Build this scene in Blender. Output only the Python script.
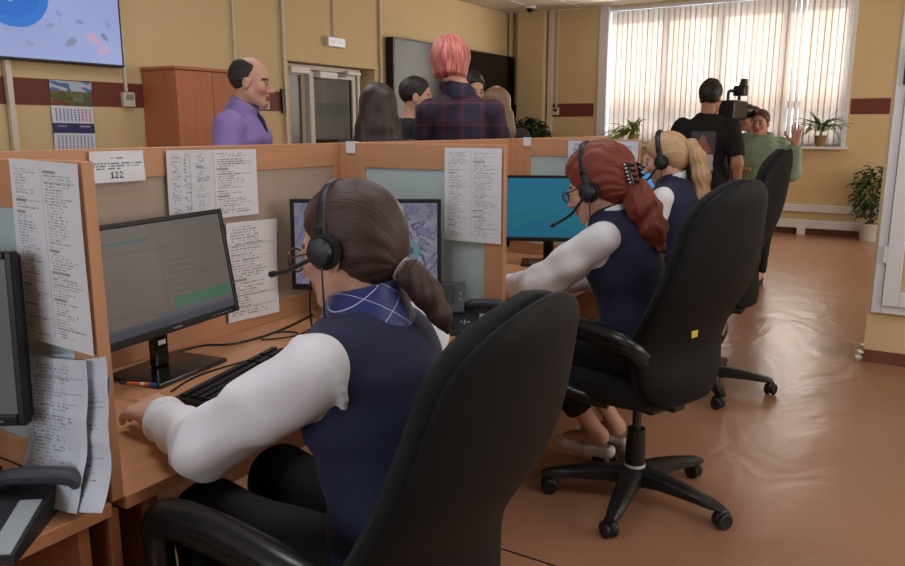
import bpy, bmesh, math, random
import numpy as np
from mathutils import Vector, Matrix, Euler

for _o in list(bpy.data.objects): bpy.data.objects.remove(_o)
scn = bpy.context.scene
COL = scn.collection
R = math.radians

# ------------------------------------------------------------------ camera
PITCH, YAW, CAM_H = math.atan(155/763), R(31.5), 1.40
cam_d = bpy.data.cameras.new('camera'); cam = bpy.data.objects.new('camera', cam_d); COL.objects.link(cam)
cam_d.sensor_width = 36; cam_d.lens = 763/905*36; cam_d.clip_start = .02; cam_d.clip_end = 200
cam.location = (0, 0, CAM_H)
cam.rotation_euler = (math.pi/2 - PITCH, 0, YAW)
scn.camera = cam

# ------------------------------------------------------------------ light
wd = bpy.data.worlds.new('world'); scn.world = wd; wd.use_nodes = True
_bg = wd.node_tree.nodes['Background']
_bg.inputs[0].default_value = (.80, .90, 1, 1); _bg.inputs[1].default_value = 4.6

def sun(name, rot, strength, color, angle):
    l = bpy.data.lights.new(name, 'SUN'); l.energy = strength; l.color = color; l.angle = angle
    o = bpy.data.objects.new(name, l); COL.objects.link(o); o.rotation_euler = rot
    return o
# low sun outside the far window, shining into the room through the blind
sun('sun', (R(-48), 0, R(-9)), 6.5, (1, .95, .88), R(.6))

def area(name, loc, rot, sx, sy, power, color):
    l = bpy.data.lights.new(name, 'AREA'); l.shape = 'RECTANGLE'; l.size = sx; l.size_y = sy; l.energy = power; l.color = color
    o = bpy.data.objects.new(name, l); COL.objects.link(o); o.location = loc; o.rotation_euler = rot
    return o
# unseen area lights before windowless rear and right walls, added for assumed daylight
area('rear_fill', (-1.8, -3.9, 1.9), (R(90), 0, 0), 5.0, 1.7, 85, (.80, .89, 1))
area('side_fill', (3.35, 3.0, 1.9), (R(90), 0, R(90)), 4.2, 1.5, 70, (1, .96, .92))
area('side_fill_far', (3.35, 8.6, 1.9), (R(90), 0, R(90)), 3.2, 1.5, 80, (1, .93, .84))
# unseen area lights without fixtures, added to brighten desks and aisle from above
for _x, _y in ((-1.55, .9), (-1.55, 3.3), (.9, 1.5), (-3.9, 3.6)):
    area('overhead_fill', (_x, _y, 3.10), (0, 0, 0), 1.2, .6, 15, (.96, .98, 1))
# daylight filtered by the blind of the far window
area('daylight_far_window', (-2.62, 10.86, 2.1), (R(90), 0, R(180)), 3.2, 1.8, 60, (1, .93, .84))

scn.view_settings.view_transform = 'Standard'
scn.view_settings.look = 'None'
scn.view_settings.exposure = 0.12
scn.view_settings.gamma = 1.0
scn.view_settings.use_curve_mapping = False
scn.cycles.use_denoising = True
scn.cycles.max_bounces = 8
scn.cycles.diffuse_bounces = 4
scn.cycles.caustics_reflective = False
scn.cycles.caustics_refractive = False
scn.cycles.sample_clamp_indirect = 4

# ------------------------------------------------------------------ materials
MATS = {}
def s2l(c):
    c = np.asarray(c, float)
    if c.max() > 1: c = c/255.
    return np.where(c <= .04045, c/12.92, ((c+.055)/1.055)**2.4)

def mat(name, col, rough=.6, metal=0, var=.06, scale=6, stretch=(1, 1, 1), bump=0, bscale=60, spec=.4,
        emit=None, estr=0, attr=None, coat=0, sheen=0, trans=0, alpha=1):
    """plain principled surface, colour (sRGB 0-255) broken up by noise"""
    if name in MATS: return MATS[name]
    m = bpy.data.materials.new(name); m.use_nodes = True
    nt = m.node_tree; N = nt.nodes; L = nt.links; b = N['Principled BSDF']
    lin = s2l(col)
    tc = N.new('ShaderNodeTexCoord'); mp = N.new('ShaderNodeMapping'); L.new(tc.outputs['Object'], mp.inputs[0])
    mp.inputs['Scale'].default_value = stretch
    nz = N.new('ShaderNodeTexNoise'); nz.inputs['Scale'].default_value = scale; nz.inputs['Detail'].default_value = 5
    L.new(mp.outputs[0], nz.inputs['Vector'])
    mx = N.new('ShaderNodeMix'); mx.data_type = 'RGBA'
    L.new(nz.outputs[0], mx.inputs[0])
    if attr:
        at = N.new('ShaderNodeAttribute'); at.attribute_name = attr
        m1 = N.new('ShaderNodeMix'); m1.data_type = 'RGBA'; m1.blend_type = 'MULTIPLY'; m1.inputs[0].default_value = 1
        mx.inputs[6].default_value = (1-var, 1-var, 1-var, 1); mx.inputs[7].default_value = (1+var, 1+var, 1+var, 1)
        L.new(at.outputs['Color'], m1.inputs[6]); L.new(mx.outputs[2], m1.inputs[7])
        out = m1.outputs[2]
    else:
        mx.inputs[6].default_value = (*(lin*(1-var*2)), 1); mx.inputs[7].default_value = (*np.clip(lin*(1+var*2), 0, 1), 1)
        out = mx.outputs[2]
    L.new(out, b.inputs['Base Color'])
    b.inputs['Roughness'].default_value = rough; b.inputs['Metallic'].default_value = metal
    b.inputs['Specular IOR Level'].default_value = spec
    b.inputs['Coat Weight'].default_value = coat; b.inputs['Sheen Weight'].default_value = sheen
    b.inputs['Transmission Weight'].default_value = trans; b.inputs['Alpha'].default_value = alpha
    if bump:
        n2 = N.new('ShaderNodeTexNoise'); n2.inputs['Scale'].default_value = bscale; n2.inputs['Detail'].default_value = 3
        L.new(mp.outputs[0], n2.inputs['Vector'])
        bp = N.new('ShaderNodeBump'); bp.inputs['Strength'].default_value = bump; bp.inputs['Distance'].default_value = .01
        L.new(n2.outputs[0], bp.inputs['Height']); L.new(bp.outputs[0], b.inputs['Normal'])
    if estr:
        if attr: L.new(out, b.inputs['Emission Color'])
        else: b.inputs['Emission Color'].default_value = (*s2l(emit if emit is not None else col), 1)
        b.inputs['Emission Strength'].default_value = estr
    MATS[name] = m
    return m

def wood(name, col, axis=2, rough=.42, contrast=.16):
    st = [14, 14, 14]; st[axis] = .9
    m = mat(name, col, rough=rough, var=contrast*.6, scale=2.2, stretch=st, bump=.05, bscale=6, spec=.35)
    return m

def tuned(m, **kw):
    b = m.node_tree.nodes['Principled BSDF']
    for k, v in kw.items(): b.inputs[k].default_value = v
    return m

# ------------------------------------------------------------------ object helpers
def link(name, me, m=None, parent=None, smooth=False):
    o = bpy.data.objects.new(name, me); COL.objects.link(o)
    if m is not None:
        for x in (m if isinstance(m, (list, tuple)) else [m]): me.materials.append(x)
    if parent is not None: o.parent = parent
    if smooth: me.shade_smooth()
    return o

def tag(o, label=None, cat=None, group=None, kind=None):
    if label: o['label'] = label
    if cat: o['category'] = cat
    if group: o['group'] = group
    if kind: o['kind'] = kind
    return o

def thing(name, label, cat, loc=(0, 0, 0), rz=0, group=None):
    o = bpy.data.objects.new(name, None); COL.objects.link(o); o.empty_display_size = .1
    o.location = loc; o.rotation_euler = (0, 0, rz)
    return tag(o, label, cat, group)

def copy_tree(o, parent=None):
    c = o.copy(); COL.objects.link(c); c.parent = parent
    for ch in list(o.children): copy_tree(ch, c)
    return c

class MB:
    """collects solids into one mesh"""
    def __init__(s): s.v = []; s.f = []; s.mi = []; s.cur = 0
    def add(s, vs, fs):
        n = len(s.v); s.v += [tuple(map(float, v)) for v in vs]; s.f += [tuple(i+n for i in f) for f in fs]; s.mi += [s.cur]*len(fs); return s
    def box(s, lo, hi, bev=0):
        lo = np.array(lo, float); hi = np.array(hi, float)
        lo, hi = np.minimum(lo, hi), np.maximum(lo, hi)
        if bev <= 0:
            x0, y0, z0 = lo; x1, y1, z1 = hi
            return s.add([(x0,y0,z0),(x1,y0,z0),(x1,y1,z0),(x0,y1,z0),(x0,y0,z1),(x1,y0,z1),(x1,y1,z1),(x0,y1,z1)],
                         [(0,3,2,1),(4,5,6,7),(0,1,5,4),(1,2,6,5),(2,3,7,6),(3,0,4,7)])
        bev = min(bev, (hi-lo).min()*.49)
        bm = bmesh.new(); bmesh.ops.create_cube(bm, size=1)
        for v in bm.verts: v.co = Vector(((lo+hi)/2 + np.array(v.co)*(hi-lo)))
        bmesh.ops.bevel(bm, geom=bm.edges[:], offset=bev, segments=2, affect='EDGES', profile=.5)
        bm.verts.index_update()
        s.add([v.co[:] for v in bm.verts], [[v.index for v in f.verts] for f in bm.faces]); bm.free()
        return s
    def obox(s, c, half, M3, bev=0):
        t = MB(); t.box([-h for h in half], half, bev)
        M3 = np.array(M3); c = np.array(c)
        return s.add([c + M3 @ np.array(v) for v in t.v], t.f)
    def loft(s, rings, cap=True, closed=True):
        n = len(rings[0]); vs = [p for r in rings for p in r]; fs = []
        for i in range(len(rings)-1):
            for j in range(n if closed else n-1):
                k = (j+1) % n
                fs.append((i*n+j, i*n+k, (i+1)*n+k, (i+1)*n+j))
        if cap and closed:
            fs.append(tuple(range(n-1, -1, -1))); fs.append(tuple((len(rings)-1)*n+j for j in range(n)))
        return s.add(vs, fs)
    def tube(s, pts, r, n=8, up=(0, 0, 1), flat=1.0, cap=True):
        pts = [np.array(p, float) for p in pts]
        rs = list(r) if hasattr(r, '__len__') else [r]*len(pts)
        rings = []; N = None
        for i, p in enumerate(pts):
            t = pts[min(i+1, len(pts)-1)] - pts[max(i-1, 0)]; t = t/(np.linalg.norm(t)+1e-9)
            if N is None:
                u = np.array(up, float)
                if abs(u @ t) > .95: u = np.array((1., 0, 0))
                N = u - (u@t)*t
            else: N = N - (N@t)*t
            N = N/np.linalg.norm(N); B = np.cross(t, N)
            rings.append([p + rs[i]*(math.cos(a)*B + flat*math.sin(a)*N) for a in np.linspace(0, 2*math.pi, n, endpoint=False)])
        return s.loft(rings, cap)
    def cyl(s, a, b, ra, rb=None, n=16):
        return s.tube([a, b], [ra, ra if rb is None else rb], n)
    def lathe(s, prof, c=(0, 0, 0), n=20, M3=None):
        c = np.array(c); rings = []
        M3 = np.eye(3) if M3 is None else np.array(M3)
        for r, z in prof:
            rings.append([c + M3 @ np.array((r*math.cos(a), r*math.sin(a), z)) for a in np.linspace(0, 2*math.pi, n, endpoint=False)])
        return s.loft(rings)
    def ball(s, c, r, n=12, M3=None):
        r = np.array(r if hasattr(r, '__len__') else (r, r, r), float); c = np.array(c); M3 = np.eye(3) if M3 is None else np.array(M3)
        rings = []
        for t in np.linspace(.05, math.pi-.05, n):
            rings.append([c + M3 @ (r*np.array((math.sin(t)*math.cos(a), math.sin(t)*math.sin(a), -math.cos(t)))) for a in np.linspace(0, 2*math.pi, n*2, endpoint=False)])
        return s.loft(rings)
    def mesh(s, name):
        me = bpy.data.meshes.new(name); me.from_pydata(s.v, [], s.f)
        if any(s.mi): me.polygons.foreach_set('material_index', s.mi)
        me.validate(); me.update(); return me
    def build(s, name, m, parent=None, smooth=False):
        me = s.mesh(name); o = link(name, me, m, parent)
        if smooth:
            me.shade_smooth()
            try: me.set_sharp_from_angle(angle=R(38))
            except Exception: pass
        return o

def spline(pts, n=8):
    P = np.array(pts, float); out = []
    for i in range(len(P)-1):
        p0 = P[max(i-1, 0)]; p1 = P[i]; p2 = P[i+1]; p3 = P[min(i+2, len(P)-1)]
        for t in np.linspace(0, 1, n, endpoint=False):
            out.append(.5*((2*p1) + (-p0+p2)*t + (2*p0-5*p1+4*p2-p3)*t*t + (-p0+3*p1-3*p2+p3)*t**3))
    out.append(P[-1]); return out

def rotz(a): c, s = math.cos(a), math.sin(a); return np.array(((c, -s, 0), (s, c, 0), (0, 0, 1)))
def rotx(a): c, s = math.cos(a), math.sin(a); return np.array(((1, 0, 0), (0, c, -s), (0, s, c)))
def roty(a): c, s = math.cos(a), math.sin(a); return np.array(((c, 0, s), (0, 1, 0), (-s, 0, c)))

def set_col(me, cols, domain='POINT', name='Col'):
    a = me.color_attributes.new(name, 'FLOAT_COLOR', domain)
    c = np.ones((len(cols), 4), np.float32); c[:, :3] = s2l_arr(cols)
    a.data.foreach_set('color', c.ravel())
def s2l_arr(c):
    c = np.asarray(c, float)
    if c.max() > 1.001: c = c/255.
    return np.where(c <= .04045, c/12.92, ((c+.055)/1.055)**2.4)

def printed(name, ras, w, h, m, parent=None, bend=None, thick=.0006):
    """a flat printed sheet or screen: grid in local XZ (x to the right, z up, facing -Y), one colour per cell"""
    ny, nx = ras.shape[:2]
    xs = np.linspace(-w/2, w/2, nx+1); zs = np.linspace(h/2, -h/2, ny+1)
    X, Z = np.meshgrid(xs, zs); Y = bend(X/w, Z/h) if bend else np.zeros_like(X)
    V = np.stack([X, Y, Z], -1).reshape(-1, 3)
    i = np.arange(ny)[:, None]*(nx+1) + np.arange(nx)[None]
    F = np.stack([i+nx+1, i+nx+2, i+1, i], -1).reshape(-1, 4)
    me = bpy.data.meshes.new(name)
    me.vertices.add(len(V)); me.vertices.foreach_set('co', V.astype(np.float32).ravel())
    me.loops.add(F.size); me.loops.foreach_set('vertex_index', F.astype(np.int32).ravel())
    me.polygons.add(len(F)); me.polygons.foreach_set('loop_start', np.arange(0, F.size, 4, dtype=np.int32))
    me.update(calc_edges=True)
    set_col(me, np.repeat(ras.reshape(-1, 3), 4, 0), 'CORNER')
    if bend: me.shade_smooth()
    return link(name, me, m, parent)

# ------------------------------------------------------------------ implicit surfaces for bodies, hair and cloth
f32 = np.float32
def V3(*p): return np.array(p, f32)
def smin(a, b, k):
    h = np.clip(.5 + .5*(b-a)/k, 0, 1)
    return b*(1-h) + a*h - k*h*(1-h)
def smax(a, b, k): return -smin(-a, -b, k)
def sph(P, c, r): return np.sqrt(((P-V3(*c))**2).sum(1)) - r
def ell(P, c, r, M=None):
    q = P - V3(*c)
    if M is not None: q = q @ np.asarray(M, f32)
    r = V3(*r); k0 = np.sqrt(((q/r)**2).sum(1)); k1 = np.sqrt(((q/(r*r))**2).sum(1)) + 1e-6
    return k0*(k0-1)/k1
def rc(P, a, b, ra, rb):
    a = V3(*a); b = V3(*b); ba = b-a; q = P-a
    t = np.clip((q@ba)/(ba@ba+1e-9), 0, 1)
    return np.sqrt(((q - t[:, None]*ba)**2).sum(1)) - (ra + (rb-ra)*t)
def etube(P, nodes, side, k=.02):
    """elliptic tube through nodes (x,y,z,half width,half depth); width runs along `side`"""
    side = V3(*side); d = None
    for n0, n1 in zip(nodes[:-1], nodes[1:]):
        a = V3(*n0[:3]); b = V3(*n1[:3]); ba = b-a; L = np.sqrt(ba@ba); ax = ba/L
        s = side - (side@ax)*ax; s = s/np.sqrt(s@s); dp = np.cross(s, ax)
        q = P-a; tl = q@ax; t = np.clip(tl/L, 0, 1); over = tl - t*L
        w = n0[3]+(n1[3]-n0[3])*t; e = n0[4]+(n1[4]-n0[4])*t
        u = q@s; v = q@dp; mm = np.minimum(w, e)*.8
        k0 = np.sqrt((u/w)**2+(v/e)**2+(over/mm)**2); k1 = np.sqrt((u/w/w)**2+(v/e/e)**2+(over/mm/mm)**2)+1e-6
        di = k0*(k0-1)/k1
        d = di if d is None else smin(d, di, k)
    return d
def chain(P, pts, rs, k=.01):
    d = None
    for i in range(len(pts)-1):
        x = rc(P, pts[i], pts[i+1], rs[i], rs[i+1]); d = x if d is None else smin(d, x, k)
    return d
def plane(P, p, n):
    n = np.array(n, float); n = n/np.linalg.norm(n)
    return (P - V3(*p)) @ n.astype(f32)
def wr(P, fr, seed=0, n=4):
    rg = np.random.RandomState(seed); out = 0
    for _ in range(n):
        d = rg.normal(size=3); d /= np.linalg.norm(d); d2 = rg.normal(size=3)
        out = out + np.sin(P@(d*fr).astype(f32) + 1.3*np.sin(P@(d2*fr*.5).astype(f32)) + rg.rand()*6)
    return out/n

def snet(f, lo, hi, h, B=10):
    """naive surface nets over f<0"""
    lo = np.array(lo, float); hi = np.array(hi, float)
    n = np.ceil((hi-lo)/h).astype(int)+1
    nb = np.ceil(n/B).astype(int)
    bi = np.stack(np.meshgrid(*[np.arange(k) for k in nb], indexing='ij'), -1).reshape(-1, 3)
    ctr = lo + (bi*B + (B-1)/2)*h
    fc = f(ctr.astype(f32))
    act = np.abs(fc) < (B*h*.87)*1.6 + 2*h
    N = nb*B
    vals = np.empty(N, f32).reshape(nb[0], B, nb[1], B, nb[2], B).transpose(0, 2, 4, 1, 3, 5).copy()
    vals[bi[:, 0], bi[:, 1], bi[:, 2]] = np.where(fc < 0, -1, 1).astype(f32)[:, None, None, None]
    ab = bi[act]
    loc = np.stack(np.meshgrid(*[np.arange(B)]*3, indexing='ij'), -1).reshape(-1, 3)
    for c in range(0, len(ab), 400):
        bb = ab[c:c+400]
        P = (lo + (bb[:, None]*B + loc[None])*h).reshape(-1, 3).astype(f32)
        vals[bb[:, 0], bb[:, 1], bb[:, 2]] = f(P).reshape(len(bb), B, B, B)
    vals = vals.transpose(0, 3, 1, 4, 2, 5).reshape(N)
    ins = vals < 0
    cnt = np.zeros(N-1, np.int8)
    for dx in (0, 1):
        for dy in (0, 1):
            for dz in (0, 1): cnt += ins[dx:N[0]-1+dx, dy:N[1]-1+dy, dz:N[2]-1+dz]
    idx = np.argwhere((cnt > 0) & (cnt < 8))
    acc = np.zeros((len(idx), 3)); num = np.zeros(len(idx))
    C = [(0,0,0),(1,0,0),(0,1,0),(1,1,0),(0,0,1),(1,0,1),(0,1,1),(1,1,1)]
    cv = [vals[idx[:, 0]+a, idx[:, 1]+b, idx[:, 2]+c] for a, b, c in C]
    for i in range(8):
        for j in range(i+1, 8):
            if bin(i ^ j).count('1') != 1: continue
            mk = (cv[i] < 0) != (cv[j] < 0)
            t = np.where(mk, cv[i]/(cv[i]-cv[j]+1e-12), 0)
            p = np.array(C[i]) + t[:, None]*(np.array(C[j])-np.array(C[i]))
            acc += p*mk[:, None]; num += mk
    verts = lo + (idx + acc/num[:, None])*h
    vid = -np.ones(N-1, np.int32); vid[idx[:, 0], idx[:, 1], idx[:, 2]] = np.arange(len(idx))
    faces = []
    for ax in range(3):
        a1, a2 = [(1, 2), (2, 0), (0, 1)][ax]
        s0 = [slice(1, -1)]*3; s0[ax] = slice(0, -1); s1 = [slice(1, -1)]*3; s1[ax] = slice(1, None)
        A = ins[tuple(s0)]; Bv = ins[tuple(s1)]
        e = np.argwhere(A != Bv)
        off = np.ones(3, int); off[ax] = 0
        g = e + off; flip = A[e[:, 0], e[:, 1], e[:, 2]]
        def cell(d1, d2):
            q = g.copy(); q[:, a1] -= d1; q[:, a2] -= d2
            return vid[q[:, 0], q[:, 1], q[:, 2]]
        Q = np.stack([cell(1, 1), cell(0, 1), cell(0, 0), cell(1, 0)], 1)
        Q[~flip] = Q[~flip][:, ::-1]
        faces.append(Q)
    F = np.concatenate(faces); F = F[(F >= 0).all(1)]
    return verts, F

def relax(V, F, it):
    if it <= 0: return V
    E = np.concatenate([F[:, [0, 1]], F[:, [1, 2]], F[:, [2, 3]], F[:, [3, 0]]])
    cnt = np.bincount(E.ravel(), minlength=len(V)).astype(float)
    for _ in range(it):
        s = np.stack([np.bincount(E[:, 0], V[E[:, 1], k], len(V)) + np.bincount(E[:, 1], V[E[:, 0], k], len(V)) for k in range(3)], 1)
        V = .5*V + .5*s/np.maximum(cnt, 1)[:, None]
    return V

def qmesh(name, parts, m, parent=None, colf=None):
    """one mesh out of (verts, faces) pairs"""
    Vs, Fs, n = [], [], 0
    for v, f in parts: Vs.append(v); Fs.append(f+n); n += len(v)
    V = np.concatenate(Vs); F = np.concatenate(Fs)
    me = bpy.data.meshes.new(name)
    me.vertices.add(len(V)); me.vertices.foreach_set('co', V.astype(f32).ravel())
    me.loops.add(F.size); me.loops.foreach_set('vertex_index', F.astype(np.int32).ravel())
    me.polygons.add(len(F)); me.polygons.foreach_set('loop_start', np.arange(0, F.size, 4, dtype=np.int32))
    me.update(calc_edges=True); me.validate()
    me.shade_smooth()
    if colf is not None: set_col(me, colf(V))
    return link(name, me, m, parent)
# ================================================================== THE SETTING
RX0, RX1, RY0, RY1, RZ = -5.8, 3.5, -4.0, 11.2, 3.15
M_wall = mat('wall_paint_yellow', (214, 192, 148), rough=.75, var=.025, scale=1.5, bump=.04, bscale=180)
M_band = mat('wall_band_brown', (112, 56, 44), rough=.6, var=.04, scale=3)
M_ceil = mat('ceiling_tile_white', (214, 205, 192), rough=.85, var=.03, scale=20, bump=.12, bscale=240)
M_white = mat('white_plastic', (222, 222, 224), rough=.4, var=.02)
M_frame = mat('white_window_frame', (226, 228, 232), rough=.35, var=.015)
M_pipe = mat('conduit_cream', (214, 205, 190), rough=.5, var=.02)
M_base = mat('baseboard_brown', (112, 72, 54), rough=.5, var=.06)
M_dark = mat('black_plastic', (24, 25, 28), rough=.42, var=.08, spec=.45)

def linoleum():
    m = bpy.data.materials.new('linoleum'); m.use_nodes = True; nt = m.node_tree; N = nt.nodes; L = nt.links; b = N['Principled BSDF']
    tc = N.new('ShaderNodeTexCoord')
    n1 = N.new('ShaderNodeTexNoise'); n1.inputs['Scale'].default_value = .9; n1.inputs['Detail'].default_value = 6
    n2 = N.new('ShaderNodeTexNoise'); n2.inputs['Scale'].default_value = 90; n2.inputs['Detail'].default_value = 4
    L.new(tc.outputs['Object'], n1.inputs['Vector']); L.new(tc.outputs['Object'], n2.inputs['Vector'])
    mx = N.new('ShaderNodeMix'); mx.data_type = 'RGBA'
    mx.inputs[6].default_value = (*s2l((158, 114, 88)), 1); mx.inputs[7].default_value = (*s2l((176, 132, 103)), 1)
    L.new(n1.outputs[0], mx.inputs[0])
    m2 = N.new('ShaderNodeMix'); m2.data_type = 'RGBA'; m2.blend_type = 'MULTIPLY'; m2.inputs[0].default_value = .25
    L.new(mx.outputs[2], m2.inputs[6]); L.new(n2.outputs[1], m2.inputs[7])
    L.new(m2.outputs[2], b.inputs['Base Color'])
    mp = N.new('ShaderNodeMapping'); mp.inputs['Scale'].default_value = (1, .55, 1); L.new(tc.outputs['Object'], mp.inputs[0])
    n3 = N.new('ShaderNodeTexNoise'); n3.inputs['Scale'].default_value = 2.6; n3.inputs['Detail'].default_value = 3; n3.inputs['Distortion'].default_value = 1.2
    L.new(mp.outputs[0], n3.inputs['Vector'])
    bp = N.new('ShaderNodeBump'); bp.inputs['Strength'].default_value = .35; bp.inputs['Distance'].default_value = .03
    L.new(n3.outputs[0], bp.inputs['Height']); L.new(bp.outputs[0], b.inputs['Normal'])
    b.inputs['Roughness'].default_value = .29; b.inputs['Specular IOR Level'].default_value = .45
    return m
def struct(name, mb, m, parent=None, smooth=False):
    o = mb.build(name, m, parent, smooth)
    if parent is None: o['kind'] = 'structure'
    return o

T = .3
fl = struct('floor', MB().box((RX0-2.2, RY0-T, -.1), (RX1+T, RY1+T, 0)), linoleum())
MB().box((-1.30, 2.094, 0), (3.4, 2.101, .0012)).build('seam', M_dark, fl)
# ceiling: slab, metal grid, tiles
ce = struct('ceiling', MB().box((RX0-T, RY0-T, RZ+.03), (RX1+T, RY1+T, RZ+.2)), M_ceil)
g = MB()
xs = [RX0+.6*i for i in range(1, 10)]; ys = [RY1-.6*i for i in range(1, 8)]
for x in xs: g.box((x-.012, 7.0, RZ-.004), (x+.012, RY1, RZ+.03))
for y in ys: g.box((RX0, y-.012, RZ-.004), (-.4, y+.012, RZ+.03))
g.build('tile_grid', M_white, ce)
tm = MB().box((-.286, -.286, 0), (.286, .286, .02), .004).mesh('ceiling_tile')
tm.materials.append(M_ceil)
for x in range(9):
    for y in range(7):
        o = bpy.data.objects.new('ceiling_tile', tm); COL.objects.link(o); o.parent = ce
        o.location = (RX0+.3+.6*x, RY1-.3-.6*y, RZ+.002)
struct('ceiling_near', MB().box((RX0-T, RY0-T, RZ), (RX1+T, 6.99, RZ+.03)), M_ceil)['kind'] = 'structure'

# left wall with the doorway
DY0, DY1, DZ = 6.17, 7.66, 2.09
w = MB()
w.box((RX0-T, RY0-T, 0), (RX0, DY0, RZ)); w.box((RX0-T, DY1, 0), (RX0, RY1+T, RZ)); w.box((RX0-T, DY0, DZ), (RX0, DY1, RZ))
struct('wall_left', w, M_wall)
BZ0, BZ1 = 1.572, 1.768
b = MB(); b.box((RX0, RY0, BZ0), (RX0+.006, DY0-.06, BZ1)); b.box((RX0, DY1+.06, BZ0), (RX0+.006, RY1, BZ1))
struct('trim_1', b, M_band)
struct('baseboard_left', MB().box((RX0, RY0, 0), (RX0+.02, DY0, .09)).box((RX0, DY1, 0), (RX0+.02, RY1, .09)), M_base)
# corridor behind the doorway
c = MB(); c.box((-8.0, DY0-1.5, 0), (-7.75, DY1+2.5, 2.7)); c.box((-7.75, DY0-1.55, 0), (RX0-T, DY0-1.5, 2.7)); c.box((-7.75, DY1+2.5, 0), (RX0-T, DY1+2.55, 2.7))
c.box((-7.75, DY0-1.5, 2.6), (RX0-T, DY1+2.5, 2.7))
struct('wall_corridor', c, M_wall)
struct('trim_2', MB().box((-7.75, DY0-1.5, BZ0), (-7.744, DY1+2.5, BZ1)), M_band)

# far wall with the wide window
WX0, WX1, WZ0, WZ1 = -4.30, -.93, 1.165, 3.13
w = MB()
w.box((RX0-T, RY1, 0), (WX0, RY1+T, RZ)); w.box((WX1, RY1, 0), (RX1+T, RY1+T, RZ))
w.box((WX0, RY1, 0), (WX1, RY1+T, WZ0)); w.box((WX0, RY1, WZ1), (WX1, RY1+T, RZ))
struct('wall_far', w, M_wall)
struct('trim_3', MB().box((RX0, RY1-.006, BZ0), (WX0-.06, RY1, BZ1)).box((WX1+.04, RY1-.006, BZ0), (RX1, RY1, BZ1)), M_band)
struct('baseboard_far', MB().box((RX0, RY1-.02, 0), (RX1, RY1, .08)), M_base)
# boxed-in pipe column in the left far corner
struct('column_corner', MB().box((-5.58, RY1-.16, 0), (-5.14, RY1, RZ)), M_wall)
struct('wall_rear', MB().box((RX0, RY0-T, 0), (RX1, RY0, RZ)), M_wall)
struct('wall_right', MB().box((RX1, RY0, 0), (RX1+T, RY1, RZ)), M_wall)
# right hand stub wall with a white framed inner window
struct('wall_stub', MB().box((-.205, 5.15, 0), (1.3, 5.6, RZ)), M_wall)
sb = struct('baseboard_stub', MB().box((-.215, 5.135, 0), (1.3, 5.15, .075)), M_base)
M_plast = mat('broken_plaster', (206, 198, 186), rough=.9, var=.1, scale=40, bump=.4)
ch = MB()
for dx, z, s in ((-.012, .05, .03), (-.02, .012, .035), (-.006, .10, .022)):
    ch.obox((-.212+dx, 5.14, z), (s*.6, s*.4, s*.7), rotz(.5)@rotx(.6+z*4), .004)
ch.build('plaster_chip', M_plast, sb)

def thin_glass(name, tint=(.93, .96, .97), refl=.12, dirt=0):
    if name in MATS: return MATS[name]
    m = bpy.data.materials.new(name); m.use_nodes = True; nt = m.node_tree; N = nt.nodes; L = nt.links
    N.remove(N['Principled BSDF']); out = N['Material Output']
    tr = N.new('ShaderNodeBsdfTransparent'); tr.inputs[0].default_value = (*tint, 1)
    gl = N.new('ShaderNodeBsdfGlossy'); gl.inputs['Roughness'].default_value = .03
    ms = N.new('ShaderNodeMixShader'); ms.inputs[0].default_value = refl
    L.new(tr.outputs[0], ms.inputs[1]); L.new(gl.outputs[0], ms.inputs[2])
    last = ms
    if dirt:
        df = N.new('ShaderNodeBsdfDiffuse'); df.inputs[0].default_value = (.75, .8, .82, 1)
        m2 = N.new('ShaderNodeMixShader'); m2.inputs[0].default_value = dirt
        L.new(ms.outputs[0], m2.inputs[1]); L.new(df.outputs[0], m2.inputs[2]); last = m2
    L.new(last.outputs[0], out.inputs[0])
    MATS[name] = m; return m
M_glass = thin_glass('window_glass')

def ring_frame(mb, a, b, t, d0, d1, axis):
    """rectangular frame between corners a,b (2D) of thickness t, depth d0..d1 along axis ('x' or 'y')"""
    (u0, v0), (u1, v1) = a, b
    for lo, hi in (((u0, v0), (u0+t, v1)), ((u1-t, v0), (u1, v1)), ((u0+t, v0), (u1-t, v0+t)), ((u0+t, v1-t), (u1-t, v1))):
        if axis == 'x': mb.box((d0, lo[0], lo[1]), (d1, hi[0], hi[1]), .004)
        else: mb.box((lo[0], d0, lo[1]), (hi[0], d1, hi[1]), .004)
    return mb

# window_1: far window
win = bpy.data.objects.new('window_1', None); COL.objects.link(win); win.location = (0, 0, 0); win['kind'] = 'structure'
ring_frame(MB(), (WX0, WZ0), (WX1, WZ1), .07, RY1+.2, RY1+.28, 'y').build('window_frame', M_frame, win)
MULL = [-3.32, -2.55, -1.72]
for x in MULL: MB().box((x-.045, RY1+.2, WZ0+.07), (x+.045, RY1+.28, WZ1-.07), .004).build('mullion', M_frame, win)
MB().box((WX0+.07, RY1+.19, 1.66), (WX1-.07, RY1+.285, 1.76), .004).build('transom', M_frame, win)
ed = [WX0+.07]+[v for x in MULL for v in (x-.045, x+.045)]+[WX1-.07]
for i in range(0, len(ed), 2):
    for z0, z1 in ((WZ0+.07, 1.66), (1.76, WZ1-.07)):
        MB().box((ed[i], RY1+.238, z0), (ed[i+1], RY1+.242, z1)).build('pane', M_glass, win)
MB().box((WX0-.06, RY1-.17, WZ0-.035), (WX1+.06, RY1+.2, WZ0), .006).build('window_sill', M_frame, win)
MB().box((WX0-.005, RY1-.02, WZ0), (WX0+.13, RY1+.2, WZ1+.1), .004).build('side_panel', M_frame, win)
MB().box((WX1-.03, RY1-.02, WZ0), (WX1+.02, RY1+.2, WZ1+.1), .004).build('side_panel', M_frame, win)

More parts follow.
